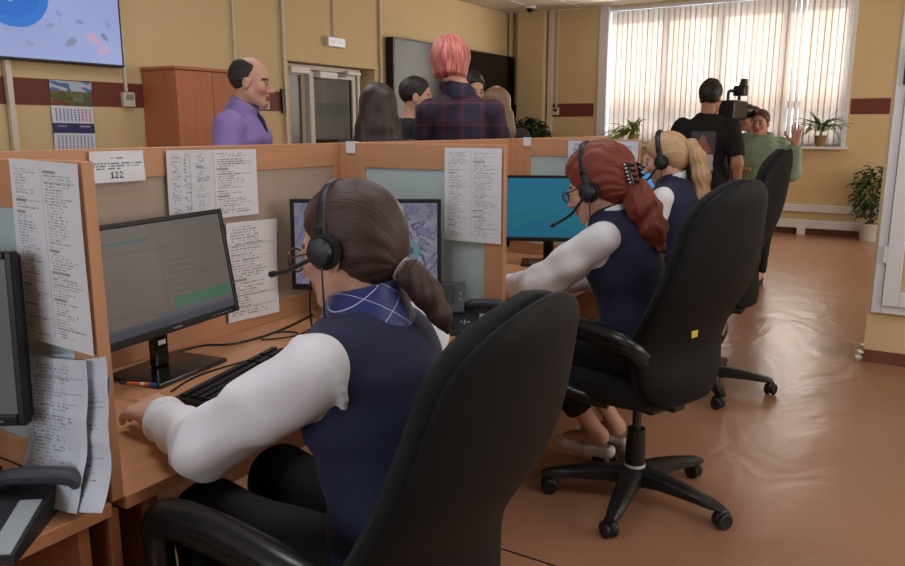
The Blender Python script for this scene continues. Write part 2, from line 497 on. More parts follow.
# vertical fabric blind of the far window
def fabric_blind():
    m = bpy.data.materials.new('blind_fabric'); m.use_nodes = True; nt = m.node_tree; N = nt.nodes; L = nt.links
    N.remove(N['Principled BSDF']); out = N['Material Output']
    oi = N.new('ShaderNodeObjectInfo'); cr = N.new('ShaderNodeMix'); cr.data_type = 'RGBA'
    cr.inputs[6].default_value = (*s2l((240, 224, 212)), 1); cr.inputs[7].default_value = (*s2l((247, 237, 228)), 1)
    L.new(oi.outputs['Random'], cr.inputs[0])
    tc = N.new('ShaderNodeTexCoord'); nz = N.new('ShaderNodeTexNoise'); nz.inputs['Scale'].default_value = 3
    mp = N.new('ShaderNodeMapping'); mp.inputs['Scale'].default_value = (60, 60, 1.2); L.new(tc.outputs['Object'], mp.inputs[0]); L.new(mp.outputs[0], nz.inputs['Vector'])
    mu = N.new('ShaderNodeMix'); mu.data_type = 'RGBA'; mu.blend_type = 'MULTIPLY'; mu.inputs[0].default_value = .10
    L.new(cr.outputs[2], mu.inputs[6]); L.new(nz.outputs[0], mu.inputs[7])
    d = N.new('ShaderNodeBsdfDiffuse'); t = N.new('ShaderNodeBsdfTranslucent'); ms = N.new('ShaderNodeMixShader'); ms.inputs[0].default_value = .70
    L.new(mu.outputs[2], d.inputs[0]); L.new(mu.outputs[2], t.inputs[0]); L.new(d.outputs[0], ms.inputs[1]); L.new(t.outputs[0], ms.inputs[2])
    L.new(ms.outputs[0], out.inputs[0]); return m
bl = thing('vertical_blind', 'cream vertical fabric blind filling the wide window at the far end', 'blind', (0, RY1+.08, WZ0))
MB().box((WX0+.13, -.03, WZ1-WZ0-.05), (WX1-.03, .03, WZ1-WZ0), .005).build('head_rail', M_frame, bl)
sm = MB(); ww = .089; hh = WZ1-WZ0-.06
prof = [(x*ww/2, .008*(1-x*x)) for x in np.linspace(-1, 1, 7)]
rings = []
for z in (0.015, hh*.5, hh): rings.append([(x, y, z) for x, y in prof]+[(x, y+.001, z) for x, y in prof[::-1]])
sm.loft(rings); sme = sm.mesh('slat'); sme.materials.append(fabric_blind()); sme.shade_smooth()
rg = random.Random(4)
nsl = 42
for i in range(nsl):
    x = WX0+.16+(WX1-.05-WX0-.16)*(i+.5)/nsl
    o = bpy.data.objects.new('slat', sme); COL.objects.link(o); o.parent = bl
    o.location = (x+rg.uniform(-.004, .004), rg.uniform(-.004, .004), 0); o.rotation_euler = (0, 0, R((6+rg.uniform(-6, 6)) if i not in (26, 33, 34) else 58))

# window_2: white plastic inner window in the stub wall
w2 = bpy.data.objects.new('window_2', None); COL.objects.link(w2); w2['kind'] = 'structure'
ring_frame(MB(), (-.188, .315), (1.1, 2.6), .05, 5.118, 5.152, 'y').build('window_frame', M_frame, w2)
ring_frame(MB(), (-.135, .365), (1.05, 2.55), .085, 5.098, 5.15, 'y').build('sash', M_frame, w2)
MB().box((-.05, 5.14, .45), (.965, 5.149, 2.465)).build('pane', mat('inner_pane', (190, 172, 140), rough=.15, spec=.6), w2)
MB().box((-.155, 5.095, 1.64), (-.135, 5.118, 1.84), .003).build('hinge', M_dark, w2)
MB().box((-.155, 5.095, .62), (-.135, 5.118, .72), .003).build('hinge', M_white, w2)

# low white cable trunking along the far wall, with brackets
tk = bpy.data.objects.new('trim_4', None); COL.objects.link(tk); tk['kind'] = 'structure'
MB().box((-4.6, RY1-.07, .30), (2.5, RY1, .40), .01).build('trunking', M_frame, tk)
MB().box((-4.6, RY1-.10, .085), (2.5, RY1, .20), .012).build('trunking', M_frame, tk)
for x in (-3.2, -1.33, .4): MB().box((x-.05, RY1-.11, .0), (x+.05, RY1-.02, .09), .006).build('bracket', M_frame, tk)

# door_1: glazed white metal double door standing in the doorway
M_door = mat('door_grey_white', (196, 190, 180), rough=.4, var=.02)
M_smoke = thin_glass('door_glass', (.50, .46, .38), .015)
d1 = bpy.data.objects.new('door_1', None); COL.objects.link(d1); d1['kind'] = 'structure'
ring_frame(MB(), (DY0+.01, -.0), (DY1-.16, DZ-.01), .05, RX0-.2, RX0-.1, 'x').build('door_frame', M_door, d1)
l = ring_frame(MB(), (DY0+.07, .01), (DY0+.38, DZ-.07), .055, RX0-.17, RX0-.12, 'x').build('door_leaf', M_door, d1)
MB().box((RX0-.15, DY0+.125, .06), (RX0-.144, DY0+.325, DZ-.12)).build('pane', mat('dark_door_pane', (88, 76, 58), rough=.2), l)
MB().box((RX0-.13, DY0+.385, .01), (RX0-.06, DY0+.45, DZ-.08), .006).build('door_post', M_door, d1)
lf = ring_frame(MB(), (DY0+.46, .01), (DY1-.22, DZ-.07), .065, RX0-.17, RX0-.12, 'x').build('door_leaf', M_door, d1)
MB().box((RX0-.15, DY0+.525, .06), (RX0-.144, DY1-.285, DZ-.135)).build('pane', M_smoke, lf)
area('corridor_fill', (-6.95, 7.6, 2.55), (0, 0, 0), .6, .6, 6, (1, .92, .75))  # small unseen area light added to brighten the corridor behind the door
for y0, y1, z, t in ((DY0+.10, DY0+.40, DZ-.075, .07), (DY0+.56, DY0+.86, DZ-.105, .075), (DY1-.45, DY1-.2, DZ-.06, .04)):
    MB().box((RX0-.13, y0, z-t/2), (RX0-.05, y1, z+t/2), .008).build('door_closer', M_white, d1)
MB().box((RX0-.09, DY0+.70, DZ-.11), (RX0-.07, DY1-.45, DZ-.085)).build('closer_arm', M_dark, d1)
struct('trim_5', MB().box((RX0, DY0-.1, DZ), (RX0+.035, DY1+.05, DZ+.03), .004), M_wall)
# ================================================================== FURNITURE
M_wood = wood('beech_laminate', (194, 144, 108), 2)
M_woodx = wood('beech_laminate_lengthwise', (194, 144, 108), 0)
M_woody = wood('beech_laminate_along', (194, 144, 108), 1)
M_desk = wood('desk_laminate', (190, 138, 100), 1, rough=.38)
M_leg = wood('desk_side_laminate', (150, 102, 72), 2)
M_modesty = wood('modesty_laminate', (110, 72, 52), 1)
M_infill = mat('partition_infill_beige', (176, 158, 144), rough=.6, var=.03, scale=3)
M_frost = mat('frosted_glass', (192, 212, 216), rough=.28, var=.02, spec=.5, trans=.12)
M_clip = mat('tag_white', (226, 228, 232), rough=.5)

PX, DX = -1.91, -1.20        # face of the long partition, front edge of the desks
PT, DZT = 1.345, .73         # top of partitions, desk top
DIV = [.772, 2.29, 3.715]    # near faces of the cross dividers
BAYS = [(-.72, .772), (.796, 2.29), (2.314, 3.715), (3.739, 5.2)]
WHO = ['the nearest empty desk', 'the dark haired operator', 'the red haired operator', 'the blonde operator']

def divider(y, label):
    t = thing('cross_divider', label, 'partition', (0, y, 0))
    z0 = DZT
    MB().box((PX+.12, 0, PT-.09), (DX-.075, .024, PT), .002).build('top_rail', M_woodx, t)
    MB().box((DX-.075, 0, z0), (DX, .024, PT), .002).build('front_stile', M_wood, t)
    MB().box((PX, 0, z0), (PX+.12, .024, PT), .002).build('rear_stile', M_wood, t)
    MB().box((PX+.12, 0, z0), (DX-.075, .024, z0+.06), .002).build('bottom_rail', M_woodx, t)
    MB().box((PX+.115, .008, z0+.055), (DX-.07, .015, PT-.085)).build('glass_panel', M_frost, t)
    MB().box((PX, .001, .0), (DX-.02, .023, z0-.026), .002).build('side_panel', M_leg, t)
    return t
divider(DIV[0], 'wooden cross divider with frosted glass between the nearest empty desk and the next desk')
divider(DIV[1], 'wooden cross divider with frosted glass between the dark haired and the red haired operator')
divider(DIV[2], 'wooden cross divider with frosted glass between the red haired and the blonde operator')

for i, (y0, y1) in enumerate(BAYS):
    t = thing('back_partition', 'long beige partition panel in wooden frame behind the desk of '+WHO[i] if i else 'beige partition panel in wooden frame behind the nearest empty desk', 'partition', (PX-.024, (y0+y1)/2, 0))
    h = (y1-y0)/2+.012
    MB().box((0, -h, PT-.085), (.024, h, PT), .002).build('top_rail', M_woody, t)
    MB().box((0, -h, .76), (.024, -h+.05, PT-.085), .002).build('stile', M_wood, t)
    MB().box((0, h-.05, .76), (.024, h, PT-.085), .002).build('stile', M_wood, t)
    MB().box((0, -h, .70), (.024, h, .80), .002).build('bottom_rail', M_woody, t)
    MB().box((.006, -h+.05, .80), (.018, h-.05, PT-.085)).build('infill_panel', M_infill, t)
    MB().box((.004, -h, .207), (.020, h, .70)).build('modesty_panel', M_modesty, t)
    d = thing('desk', 'wooden desk top of '+WHO[i] if i else 'wooden desk top at the near left corner, with the cordless desk phone on it', 'desk', (0, (y0+y1)/2, 0))
    h = (y1-y0)/2-.002
    MB().box((PX+.004, -h, DZT-.026), (DX, h, DZT), .002).build('desk_top', M_desk, d)
    MB().box((PX+.02, -h+.06, 0), (DX-.02, -h+.082, DZT-.026), .002).build('side_panel', M_leg, d)
    MB().box((PX+.02, h-.058, 0), (DX-.02, h-.036, DZT-.026), .002).build('side_panel', M_leg, d)

# little white tags clamped on the partition tops
for nm, (x, y), rz in (('at the corner between the first two operators', (PX+.06, 2.288), 0), ('near the dark leafy plant', (PX+.10, 3.713), 0)):
    tg = thing('clip_tag', 'small white tag clipped on the partition top '+nm, 'tag', (x, y, PT-.03), rz)
    MB().box((-.022, -.004, -.008), (.022, -.001, .036), .0008).build('face', M_clip, tg)
    MB().box((-.022, -.004, .031), (.022, .02, .034), .0008).build('clip', M_clip, tg)

# ------------------------------------------------------------------ office chairs (facing -X)
M_fab = mat('chair_fabric_black', (16, 18, 22), rough=.9, var=.1, scale=30, bump=.5, bscale=420, sheen=.04)
M_shell = mat('chair_back_black', (15, 17, 20), rough=.62, var=.05, scale=12, bump=.05, bscale=300, spec=.22)
M_arm = mat('chair_arm_black', (22, 24, 28), rough=.3, var=.05, spec=.5)
M_chrome = mat('gas_lift_grey', (70, 70, 72), rough=.35, metal=.6)
def sring(c, hw, ht, curve, n=28, p=2.6):
    out = []
    for a in np.linspace(0, 2*math.pi, n, endpoint=False):
        cu, su = math.cos(a), math.sin(a)
        u = math.copysign(abs(cu)**(2/p), cu); v = math.copysign(abs(su)**(2/p), su)
        out.append((c[0] + ht*v - curve*(u*u)*min(1, (hw/.2)**2), c[1] + hw*u, c[2]))
    return out
def chair(label, hub, rz, dz=0, recline=0., bh=.80, spin=.3, tagged=False, wide=1.0, adz=0.):
    t = thing('office_chair', label, 'chair', (hub[0], hub[1], 0), rz)
    def bpos(v):   # centre line of the backrest; v 0 bottom..1 top
        z = .43+dz + bh*v
        x = .20 + .10*math.sin(v*2.2)*.6 - .055*math.exp(-((v-.28)/.2)**2) + .15*max(0, v-.25)**1.3 + recline*v
        return x, z
    def hw(v):
        w = .215 + .04*math.sin(min(1, v/.45)*math.pi/2) - .085*(max(0, v-.5)/.5)**1.3
        e = min(1., max(0., (1-v))/.20); w *= (1-(1-e)**2.4)**.5 if e < 1 else 1
        e = min(1., v/.12); w *= .62+.38*(1-(1-e)**2)**.5
        return max(w, .012)*wide
    vs = [0, .01, .03, .06, .1]+list(np.linspace(.15, .82, 15))+[.86, .89, .92, .945, .965, .98, .99, .997, 1]
    c = MB(); c.loft([sring((bpos(v)[0], 0, bpos(v)[1]), hw(v)*.985, .046*min(1, .35+6*v, .3+9*(1-v)), .035) for v in vs])
    c.build('backrest', M_fab, t, True)
    s = MB(); s.loft([sring((bpos(v)[0]+.042, 0, bpos(v)[1]+.002), hw(v), .020*min(1, .4+6*v, .35+9*(1-v)), .045) for v in vs])
    s.build('back_shell', M_shell, t, True)
    # seat cushion
    s = MB(); rr = []
    for z, k in ((0, .80), (.012, .93), (.03, .985), (.055, 1), (.085, .985), (.102, .94), (.112, .84), (.116, .5)):
        ring = []
        for a in np.linspace(0, 2*math.pi, 36, endpoint=False):
            cu, su = math.cos(a), math.sin(a); u = math.copysign(abs(cu)**.62, cu); v = math.copysign(abs(su)**.62, su)
            ring.append((-.03+.255*u*k, .25*v*k*(1-.06*u), .40+dz+z - (.022 if u < -.75 else 0)*k))
        rr.append(ring)
    s.loft(rr); s.build('seat', M_fab, t, True)
    MB().box((-.14, -.10, .365+dz), (.14, .10, .402+dz), .01).build('seat_plate', M_dark, t)
    MB().box((.10, -.035, .375+dz), (.185, .035, .44+dz), .008).build('back_bracket', M_dark, t)
    # loop armrests
    for sgn in (-1, 1):
        y = .275*sgn; da = dz+adz
        path = [(.17, y*.78, .60+da), (.165, y*.92, .64+da), (.12, y, .655+da), (.0, y, .665+da), (-.13, y, .665+da), (-.225, y, .655+da), (-.262, y, .62+da), (-.255, y, .55+dz), (-.20, y*.97, .475+dz), (-.10, y*.90, .425+dz), (.02, y*.70, .412+dz)]
        m = MB(); m.tube(spline(path, 6), .029, 12, up=(0, 1, 0), flat=1.0); m.build('armrest', M_arm, t, True)
        m = MB(); m.tube(spline([(.175, y*.78, .615+da), (.16, y*.93, .655+da), (.11, y, .676+da), (.0, y, .685+da), (-.13, y, .685+da), (-.235, y, .668+da), (-.272, y, .625+da)], 6), .03, 12, up=(0, 1, 0), flat=1.05)
        m.build('arm_pad', M_arm, t, True)
    # gas lift
    MB().lathe([(.0, .10), (.038, .10), (.038, .20), (.034, .27), (.034, .285), (.0, .286)]).build('lift_cover', M_dark, t, True)
    MB().lathe([(.0, .28), (.017, .28), (.017, .375+dz), (.0, .375+dz)]).build('gas_lift', M_chrome, t, True)
    MB().lathe([(.036, .132), (.0405, .132), (.0405, .145), (.036, .145)]).build('label_ring', M_white, t, True)
    MB().lathe([(.0, .075), (.05, .075), (.058, .10), (.05, .128), (.0, .13)]).build('hub', M_dark, t, True)
    for k in range(5):
        a = spin + k*2*math.pi/5; dx, dy = math.cos(a), math.sin(a); M3 = rotz(a)
        sec = []
        for q, w_, zt, zb in ((.03, .042, .135, .072), (.12, .037, .132, .082), (.23, .031, .118, .080), (.32, .026, .100, .074), (.355, .017, .088, .074)):
            sec.append([M3 @ np.array((q, s_*w_, z_)) for s_, z_ in ((-1, zb), (1, zb), (1, zt-.012), (.55, zt), (-.55, zt), (-1, zt-.012))])
        m = MB(); m.loft(sec); m.build('base_leg', M_dark, t, True)
        cs = MB(); ca = a+1.1+k*.7; C = np.array((dx*.34, dy*.34, 0)); cd = np.array((math.cos(ca), math.sin(ca), 0)); pn = np.array((-cd[1], cd[0], 0))
        ce_ = C + cd*.018
        for sg in (-1, 1):
            Mx = np.stack([cd, np.array((0, 0, 1)), pn*1.0], 1)
            cs.lathe([(.0, -.008), (.026, -.010), (.0305, -.005), (.0305, .005), (.026, .010), (.0, .008)], ce_+pn*.016*sg+np.array((0, 0, .0307)), 16, Mx)
        cs.cyl(C+np.array((0, 0, .03)), C+np.array((0, 0, .08)), .008, n=8)
        cs.lathe([(.0, -.024), (.024, -.024), (.033, -.012), (.035, 0), (.033, .012), (.024, .024), (.0, .024)], ce_+np.array((0, 0, .041)), 14, np.stack([cd, np.array((0, 0, 1)), pn*.55], 1))
        cs.build('caster', M_dark, t, True)
    if tagged:
        x, z = bpos(.33)
        MB().obox((x+.0632, -.05, z), (.0012, .017, .012), np.eye(3), 0).build('sticker', mat('yellow_sticker', (206, 190, 70), rough=.5), t)
    return t
CH1 = (-.895, 1.10); CH2 = (-.83, 2.69); CH3 = (-.92, 4.13)
chair('black office chair in the foreground, its tall back to the camera', CH1, R(-4), -.01, .03, .725, .5, adz=.03)
chair('black office chair of the red haired operator, five star base in full view', CH2, R(-20), .03, .0, .78, R(8), True)
chair('tall black office chair farthest along the row, behind the blonde operator', CH3, R(-3), .07, -.05, .80, R(14))
# ================================================================== DESK THINGS
rng = np.random.RandomState(7)
def doc(nx, ny, seed=0, cols=((.05, .47), (.53, .95)), dens=.62, bg=(222, 226, 234), heads=5, table=True):
    """printed office sheet: columns of short text rows, grey section bars, rules"""
    rg = np.random.RandomState(seed); a = np.ones((ny, nx, 3))*np.array(bg)
    for (c0, c1) in cols:
        x0, x1 = int(c0*nx), int(c1*nx); y = int(.05*ny)
        while y < ny*.95:
            if rg.rand() < heads/60.:
                a[y:y+2, x0:x0+int((x1-x0)*rg.uniform(.3, .6))] = (156, 160, 170); y += 3; continue
            ind = rg.randint(0, 3); ln = int((x1-x0)*rg.uniform(.35, .9))
            row = (rg.rand(max(ln, 1)) < dens)[:, None]*np.array((78, 78, 75)) * rg.uniform(.5, 1)
            seg = a[y, x0+ind:min(x0+ind+ln, x1)]; seg -= row[:len(seg)]
            y += 2 if rg.rand() < .9 else 3
        if table:
            for _ in range(3):
                yy = rg.randint(int(.1*ny), int(.9*ny)); a[yy, x0:x1] -= 28
    if len(cols) > 1: a[int(.04*ny):int(.96*ny), int(.47*nx)] -= 30
    return np.clip(a, 30, 255)
DIGIT = {'1': ('010', '110', '010', '010', '111'), '2': ('110', '001', '010', '100', '111')}
def put_text(a, s, x, y, col):
    for ch in s:
        for j, r in enumerate(DIGIT[ch]):
            for i, c in enumerate(r):
                if c == '1': a[y+j, x+i] = col
        x += 4
M_paper = mat('printed_paper', (255, 255, 255), rough=.75, var=.02, attr='Col', spec=.2)
def wave(amp, seed):
    return lambda u, v: amp*(np.sin(u*3+seed)*np.cos(v*4+seed*2)+.6*np.sin((u+v)*5+seed))-.002
def sheet(name, label, ras, w, h, c, rz, roll=0, bend=.0012, seed=0, rx=0):
    o = printed(name, ras, w, h, M_paper, None, wave(bend, seed))
    o.matrix_world = Matrix.Translation(c) @ Matrix.Rotation(rz, 4, 'Z') @ Matrix.Rotation(rx, 4, 'X') @ Matrix.Rotation(roll, 4, 'Y')
    return tag(o, label, 'paper')
two = ((.06, .44), (.50, .95))
sheet('paper_sheet', 'long printed list taped on the nearest cross divider, facing the near left desk', doc(84, 128, 1, two), .207, .333, (-1.303, .766, 1.178), 0, R(1.5), seed=1)
sheet('paper_sheet', 'printed list taped on the cross divider right of the dark haired operator', doc(84, 128, 2, two), .226, .322, (-1.318, 2.284, 1.172), 0, R(0), seed=2)
sheet('paper_sheet', 'pale blue-white sheet taped on the divider behind the red haired operator', doc(50, 60, 3, two, bg=(206, 216, 232)), .37, .28, (-1.39, 3.709, 1.196), 0, seed=3)
s = np.ones((24, 48, 3))*np.array((226, 230, 238))
for y, x0, x1 in ((5, 18, 30), (9, 2, 46), (11, 3, 44), (13, 4, 26)):
    s[y, x0:x1] -= (rng.rand(x1-x0) < .7)[:, None]*np.array((120, 118, 112))
put_text(s, '122', 17, 16, (40, 40, 46))
sheet('paper_sheet', 'small wide notice numbered 122 at the top left of the beige partition', s, .168, .085, (-1.901, 1.332, 1.296), R(90), seed=4)
d2 = np.concatenate([doc(44, 60, 5, ((.08, .3), (.35, .5), (.6, .9)), .5, bg=(212, 216, 226)), doc(44, 60, 6, ((.05, .9),), .7, bg=(220, 222, 230))], 1)
d2[:, 43] = (190, 192, 200)
sheet('paper_sheet', 'wide double printed sheet taped under the partition top above the slanted monitor', d2, .358, .215, (-1.901, 1.67, 1.226), R(90), R(.6), seed=5)
sheet('paper_sheet', 'single printed sheet hanging low on the beige partition, right of the slanted monitor', doc(48, 72, 8, ((.06, .95),), .66, bg=(222, 222, 228)), .228, .33, (-1.897, 1.808, .932), R(90), R(1.5), .0025, seed=6)

# ------------------------------------------------------------------ monitors
M_bez = mat('monitor_black', (20, 21, 24), rough=.35, var=.05, spec=.45)
M_gloss = mat('monitor_foot_gloss', (14, 14, 16), rough=.12, var=.02, spec=.6)
def screen_mat(name, s, rough=.25):
    m = mat(name, (255, 255, 255), rough=rough, var=.03, attr='Col', estr=s, spec=.3)
    nt = m.node_tree; b = nt.nodes['Principled BSDF']
    for l in list(b.inputs['Base Color'].links): nt.links.remove(l)
    b.inputs['Base Color'].default_value = (.012, .012, .014, 1)
    return m
def monitor(label, c, rz, zb, w, h, ras, mscr, tilt=5, foot='square'):
    t = thing('monitor', label, 'monitor', (c[0], c[1], DZT), rz)
    z0 = zb-DZT; M3 = rotx(R(-tilt)); piv = np.array((0, 0, z0+h/2))
    bz = .014
    m = MB()
    for lo, hi in (((-w/2, 0, -h/2), (-w/2+bz, .022, h/2)), ((w/2-bz, 0, -h/2), (w/2, .022, h/2)), ((-w/2+bz, 0, h/2-bz), (w/2-bz, .022, h/2)), ((-w/2+bz, 0, -h/2), (w/2-bz, .022, -h/2+bz*1.5))):
        lo = np.array(lo); hi = np.array(hi); m.obox(piv + M3@((lo+hi)/2), (hi-lo)/2, M3, .003)
    m.build('bezel', M_bez, t)
    m = MB(); m.obox(piv+M3@np.array((0, .03, 0)), (w/2-.004, .014, h/2-.004), M3, .008); m.obox(piv+M3@np.array((0, .052, -.02)), (w*.28, .018, h*.28), M3, .012)
    m.build('back_housing', M_bez, t)
    s = printed('screen', ras, w-2*bz, h-2.5*bz, mscr, t)
    s.matrix_local = Matrix.Translation(piv + M3@np.array((0, .005, bz*.25))) @ Matrix.Rotation(R(-tilt), 4, 'X')
    MB().box((-.026, .04, .012), (.026, .066, z0+h*.45), .006).build('stand_neck', M_gloss, t)
    m = MB(); m.box((-.135, -.075, 0), (.135, .125, .012), .006); m.build('stand_foot', M_gloss, t)
    if foot == 'sticker': MB().box((-.014, .0385, .075), (.014, .0396, .088)).build('sticker', M_white, t)
    m = MB()
    for k in range(5): m.obox(piv+M3@np.array((w*.28+k*.018, -.0008, -h/2+.009)), (.005, .001, .0016), M3)
    m.build('buttons', mat('button_grey', (110, 112, 116), rough=.5), t)
    if foot == 'sticker': MB().obox(piv+M3@np.array((0, -.0006, -h/2+.0105)), (.016, .0008, .0025), M3).build('logo', mat('button_grey', (110, 112, 116)), t)
    return t
# operator program: greyish window, thin header lines, green bar low on the right
a = np.ones((64, 104, 3))*np.array((124, 113, 104)); a[:5] = (122, 114, 108)
a[8, 2:44] = (86, 112, 110); a[9, 2:44] = (86, 112, 110); a[15, 2:60] = (112, 104, 98); a[12:, 50] = (116, 108, 102); a[16:50, 3:48] = (128, 117, 108)
for y in range(20, 48, 4): a[y, 54:54+rng.randint(8, 40)] -= 9
a[48:55, 54:104] = (84, 126, 102); a[55:60, 40:104] = (112, 110, 112); a[58:] = (96, 96, 104); a[60:] = (84, 84, 96)
monitor('slanted monitor with dim grey program window in front of the dark haired operator', (-1.735, 1.34), R(98), .850, .525, .315, a, screen_mat('screen_dim', .46), 9, 'sticker')
# city map
def citymap(nx, ny, seed, tint):
    rg = np.random.RandomState(seed); a = np.ones((ny, nx, 3))*np.array((150, 148, 170.))
    yy, xx = np.mgrid[0:ny, 0:nx]
    for _ in range(26):
        x, y, an, l = rg.rand()*nx, rg.rand()*ny, rg.choice([.5, 2.1, 1.2, 2.7])+rg.uniform(-.2, .2), rg.uniform(10, 50)
        d = np.abs((xx-x)*math.sin(an)-(yy-y)*math.cos(an)); al = np.abs((xx-x)*math.cos(an)+(yy-y)*math.sin(an))
        a[(d < 1.3) & (al < l)] = (164, 162, 182)
        a[(np.abs(d-3) < .6) & (al < l*.6)] = (92, 92, 124)
    for _ in range(46):
        x, y, an = rg.rand()*nx, rg.rand()*ny, rg.choice([.5, 2.07])+rg.uniform(-.15, .15)
        u = (xx-x)*math.cos(an)+(yy-y)*math.sin(an); v = -(xx-x)*math.sin(an)+(yy-y)*math.cos(an); w_, h_ = rg.uniform(2, 7), rg.uniform(1.5, 4)
        a[(np.abs(u) < w_) & (np.abs(v) < h_)] = (118, 116, 146); a[(np.abs(u) < w_-1) & (np.abs(v) < h_-1)] = (140, 138, 172)
    for x, y, r_, c in ((.80, .58, 9, (120, 160, 158)), (.66, .18, 5, (112, 158, 142)), (.2, .75, 5, (122, 158, 150))):
        a[((xx-x*nx)**2+(yy-y*ny)**2) < r_*r_] = c
    a[((xx-.8*nx)**2+(yy-.58*ny)**2) < 14] = (84, 88, 128)
    return a
monitor('monitor showing a violet city map in the corner behind the dark haired operator', (-1.60, 2.045), R(31), .853, .515, .312, citymap(120, 74, 3, 0), screen_mat('screen_map', .42), 3)
def bluescreen(seed, base):
    ny, nx = 60, 100; yy, xx = np.mgrid[0:ny, 0:nx]/np.array((ny, nx)).reshape(2, 1, 1)
    a = np.ones((ny, nx, 3))*np.array(base); a[(yy > .62+.12*np.sin(xx*7+seed))] = np.array(base)*np.array((.8, .98, .92))
    a[(yy > .8+.08*np.sin(xx*9+1))] = np.array(base)*np.array((.75, .92, .95))
    return a
monitor('monitor with teal blue wallpaper facing the red haired operator', (-1.555, 3.45), R(24), .848, .55, .325, bluescreen(2, (40, 126, 156)), screen_mat('screen_blue', .50), 3)
monitor('monitor with bright blue screen in front of the blonde operator', (-1.60, 4.92), R(24), .83, .55, .325, bluescreen(4, (76, 150, 214)), screen_mat('screen_blue2', .8), 3)
dim = np.ones((40, 60, 3))*np.array((96, 98, 100)); dim[6:8, 3:40] = (130, 132, 134); dim[14:34:4, 4:50] = (108, 110, 112)
monitor('black monitor cut off by the left edge of the picture', (-1.552, .565), R(33), .875, .525, .315, dim, screen_mat('screen_left', .5), 3)

# ------------------------------------------------------------------ keyboards
M_key = mat('keycap_black', (30, 31, 34), rough=.5, var=.08)
def keyboard(label, c, rz):
    t = thing('keyboard', label, 'keyboard', (c[0], c[1], DZT), rz)
    m = MB(); m.loft([[(-.225, -.075, 0), (.225, -.075, 0), (.225, .075, 0), (-.225, .075, 0)], [(-.225, -.075, .010), (.225, -.075, .010), (.225, .075, .020), (-.225, .075, .020)]]); m.build('case', M_dark, t)
    k = MB()
    for r in range(6):
        y = -.058+r*.0215+(.006 if r == 5 else 0); z = .012+(.075+y)/.15*.010
        for x0, n in ((-.213, 15), (.082, 3), (.150, 4)):
            if n == 3 and r in (1+1,): continue
            for i in range(n):
                if r == 0 and n == 15 and 4 <= i <= 8:
                    continue
                x = x0+i*.0188; k.box((x, y-.008, z-.004), (x+.0165, y+.008, z+.006))
    k.box((-.213+4*.0188, -.066, .009), (-.213+8.9*.0188, -.050, .019))
    o = k.build('keys', M_key, t); o['kind'] = 'stuff'
    return t
keyboard('black keyboard beside the white sleeve of the dark haired operator', (-1.50, 1.40), R(104))
keyboard('black keyboard in front of the red haired operator', (-1.44, 3.02), R(98))

# ------------------------------------------------------------------ desk phones
M_ph = mat('phone_charcoal', (62, 66, 74), rough=.45, var=.05)
M_ph2 = mat('phone_dark', (40, 42, 48), rough=.4, var=.05)
M_silver = mat('phone_silver_strip', (168, 176, 184), rough=.35, metal=.3)
def phone(label, c, rz):
    t = thing('desk_phone', label, 'telephone', (c[0], c[1], DZT), rz)
    def wedge(x0, x1, y0, y1, z0a, z1a): return [[(x0, y0, 0), (x1, y0, 0), (x1, y1, 0), (x0, y1, 0)], [(x0, y0, z0a), (x1, y0, z0a), (x1, y1, z1a), (x0, y1, z1a)]]
    MB().loft(wedge(-.12, .12, -.10, .09, .016, .055)).build('base', M_ph2, t)
    M3 = rotx(R(-28))
    d = MB(); d.obox((-.045, .055, .095), (.07, .014, .056), M3, .006); db = d.build('display_housing', M_ph, t)
    MB().obox(np.array((-.055, .055, .098))+M3@np.array((0, -.0146, .004)), (.046, .001, .032), M3).build('display', mat('phone_display', (52, 58, 62), rough=.12, spec=.6), db)
    kb = MB()
    for i in range(2):
        for j in range(2): kb.obox(np.array((.012+i*.000, .055, .098))+M3@np.array((0, -.015, -.012+j*.02)), (.004, .001, .005), M3)
    kb.build('soft_keys', M_silver, db)
    h = MB(); h.tube(spline([(.035, .075, .060), (.055, .06, .075), (.10, .055, .078), (.15, .055, .074), (.165, .06, .060)], 5), .021, 10, flat=.75); h.build('handset', M_ph, t, True)
    k = MB(); sl = .039/.19
    for r in range(4):
        for q in range(3):
            y = -.075+r*.022; z = .016+(y+.10)*sl; k.box((-.085+q*.028, y-.007, z-.002), (-.065+q*.028, y+.007, z+.004))
    o = k.build('keypad', M_key, t); o['kind'] = 'stuff'
    k = MB()
    for (x, y) in ((.03, -.02), (.03, -.044), (.018, -.032), (.042, -.032), (.03, -.032)):
        z = .016+(y+.10)*sl; k.lathe([(0, 0), (.004, 0), (.004, .004), (0, .004)], (x, y, z), 8)
    k.build('navigation_key', M_silver, t)
    MB().loft([[(.078, -.098, .017), (.114, -.098, .017), (.114, .03, .043), (.078, .03, .043)], [(.078, -.098, .019), (.114, -.098, .019), (.114, .03, .0455), (.078, .03, .0455)]]).build('index_strip', M_silver, t)
    return t
phone('charcoal desk phone with silver strip on the near left desk', (-1.305, .57), R(38))
phone('charcoal desk phone under the taped list, beside the foreground chair back', (-1.305, 2.155), R(28))

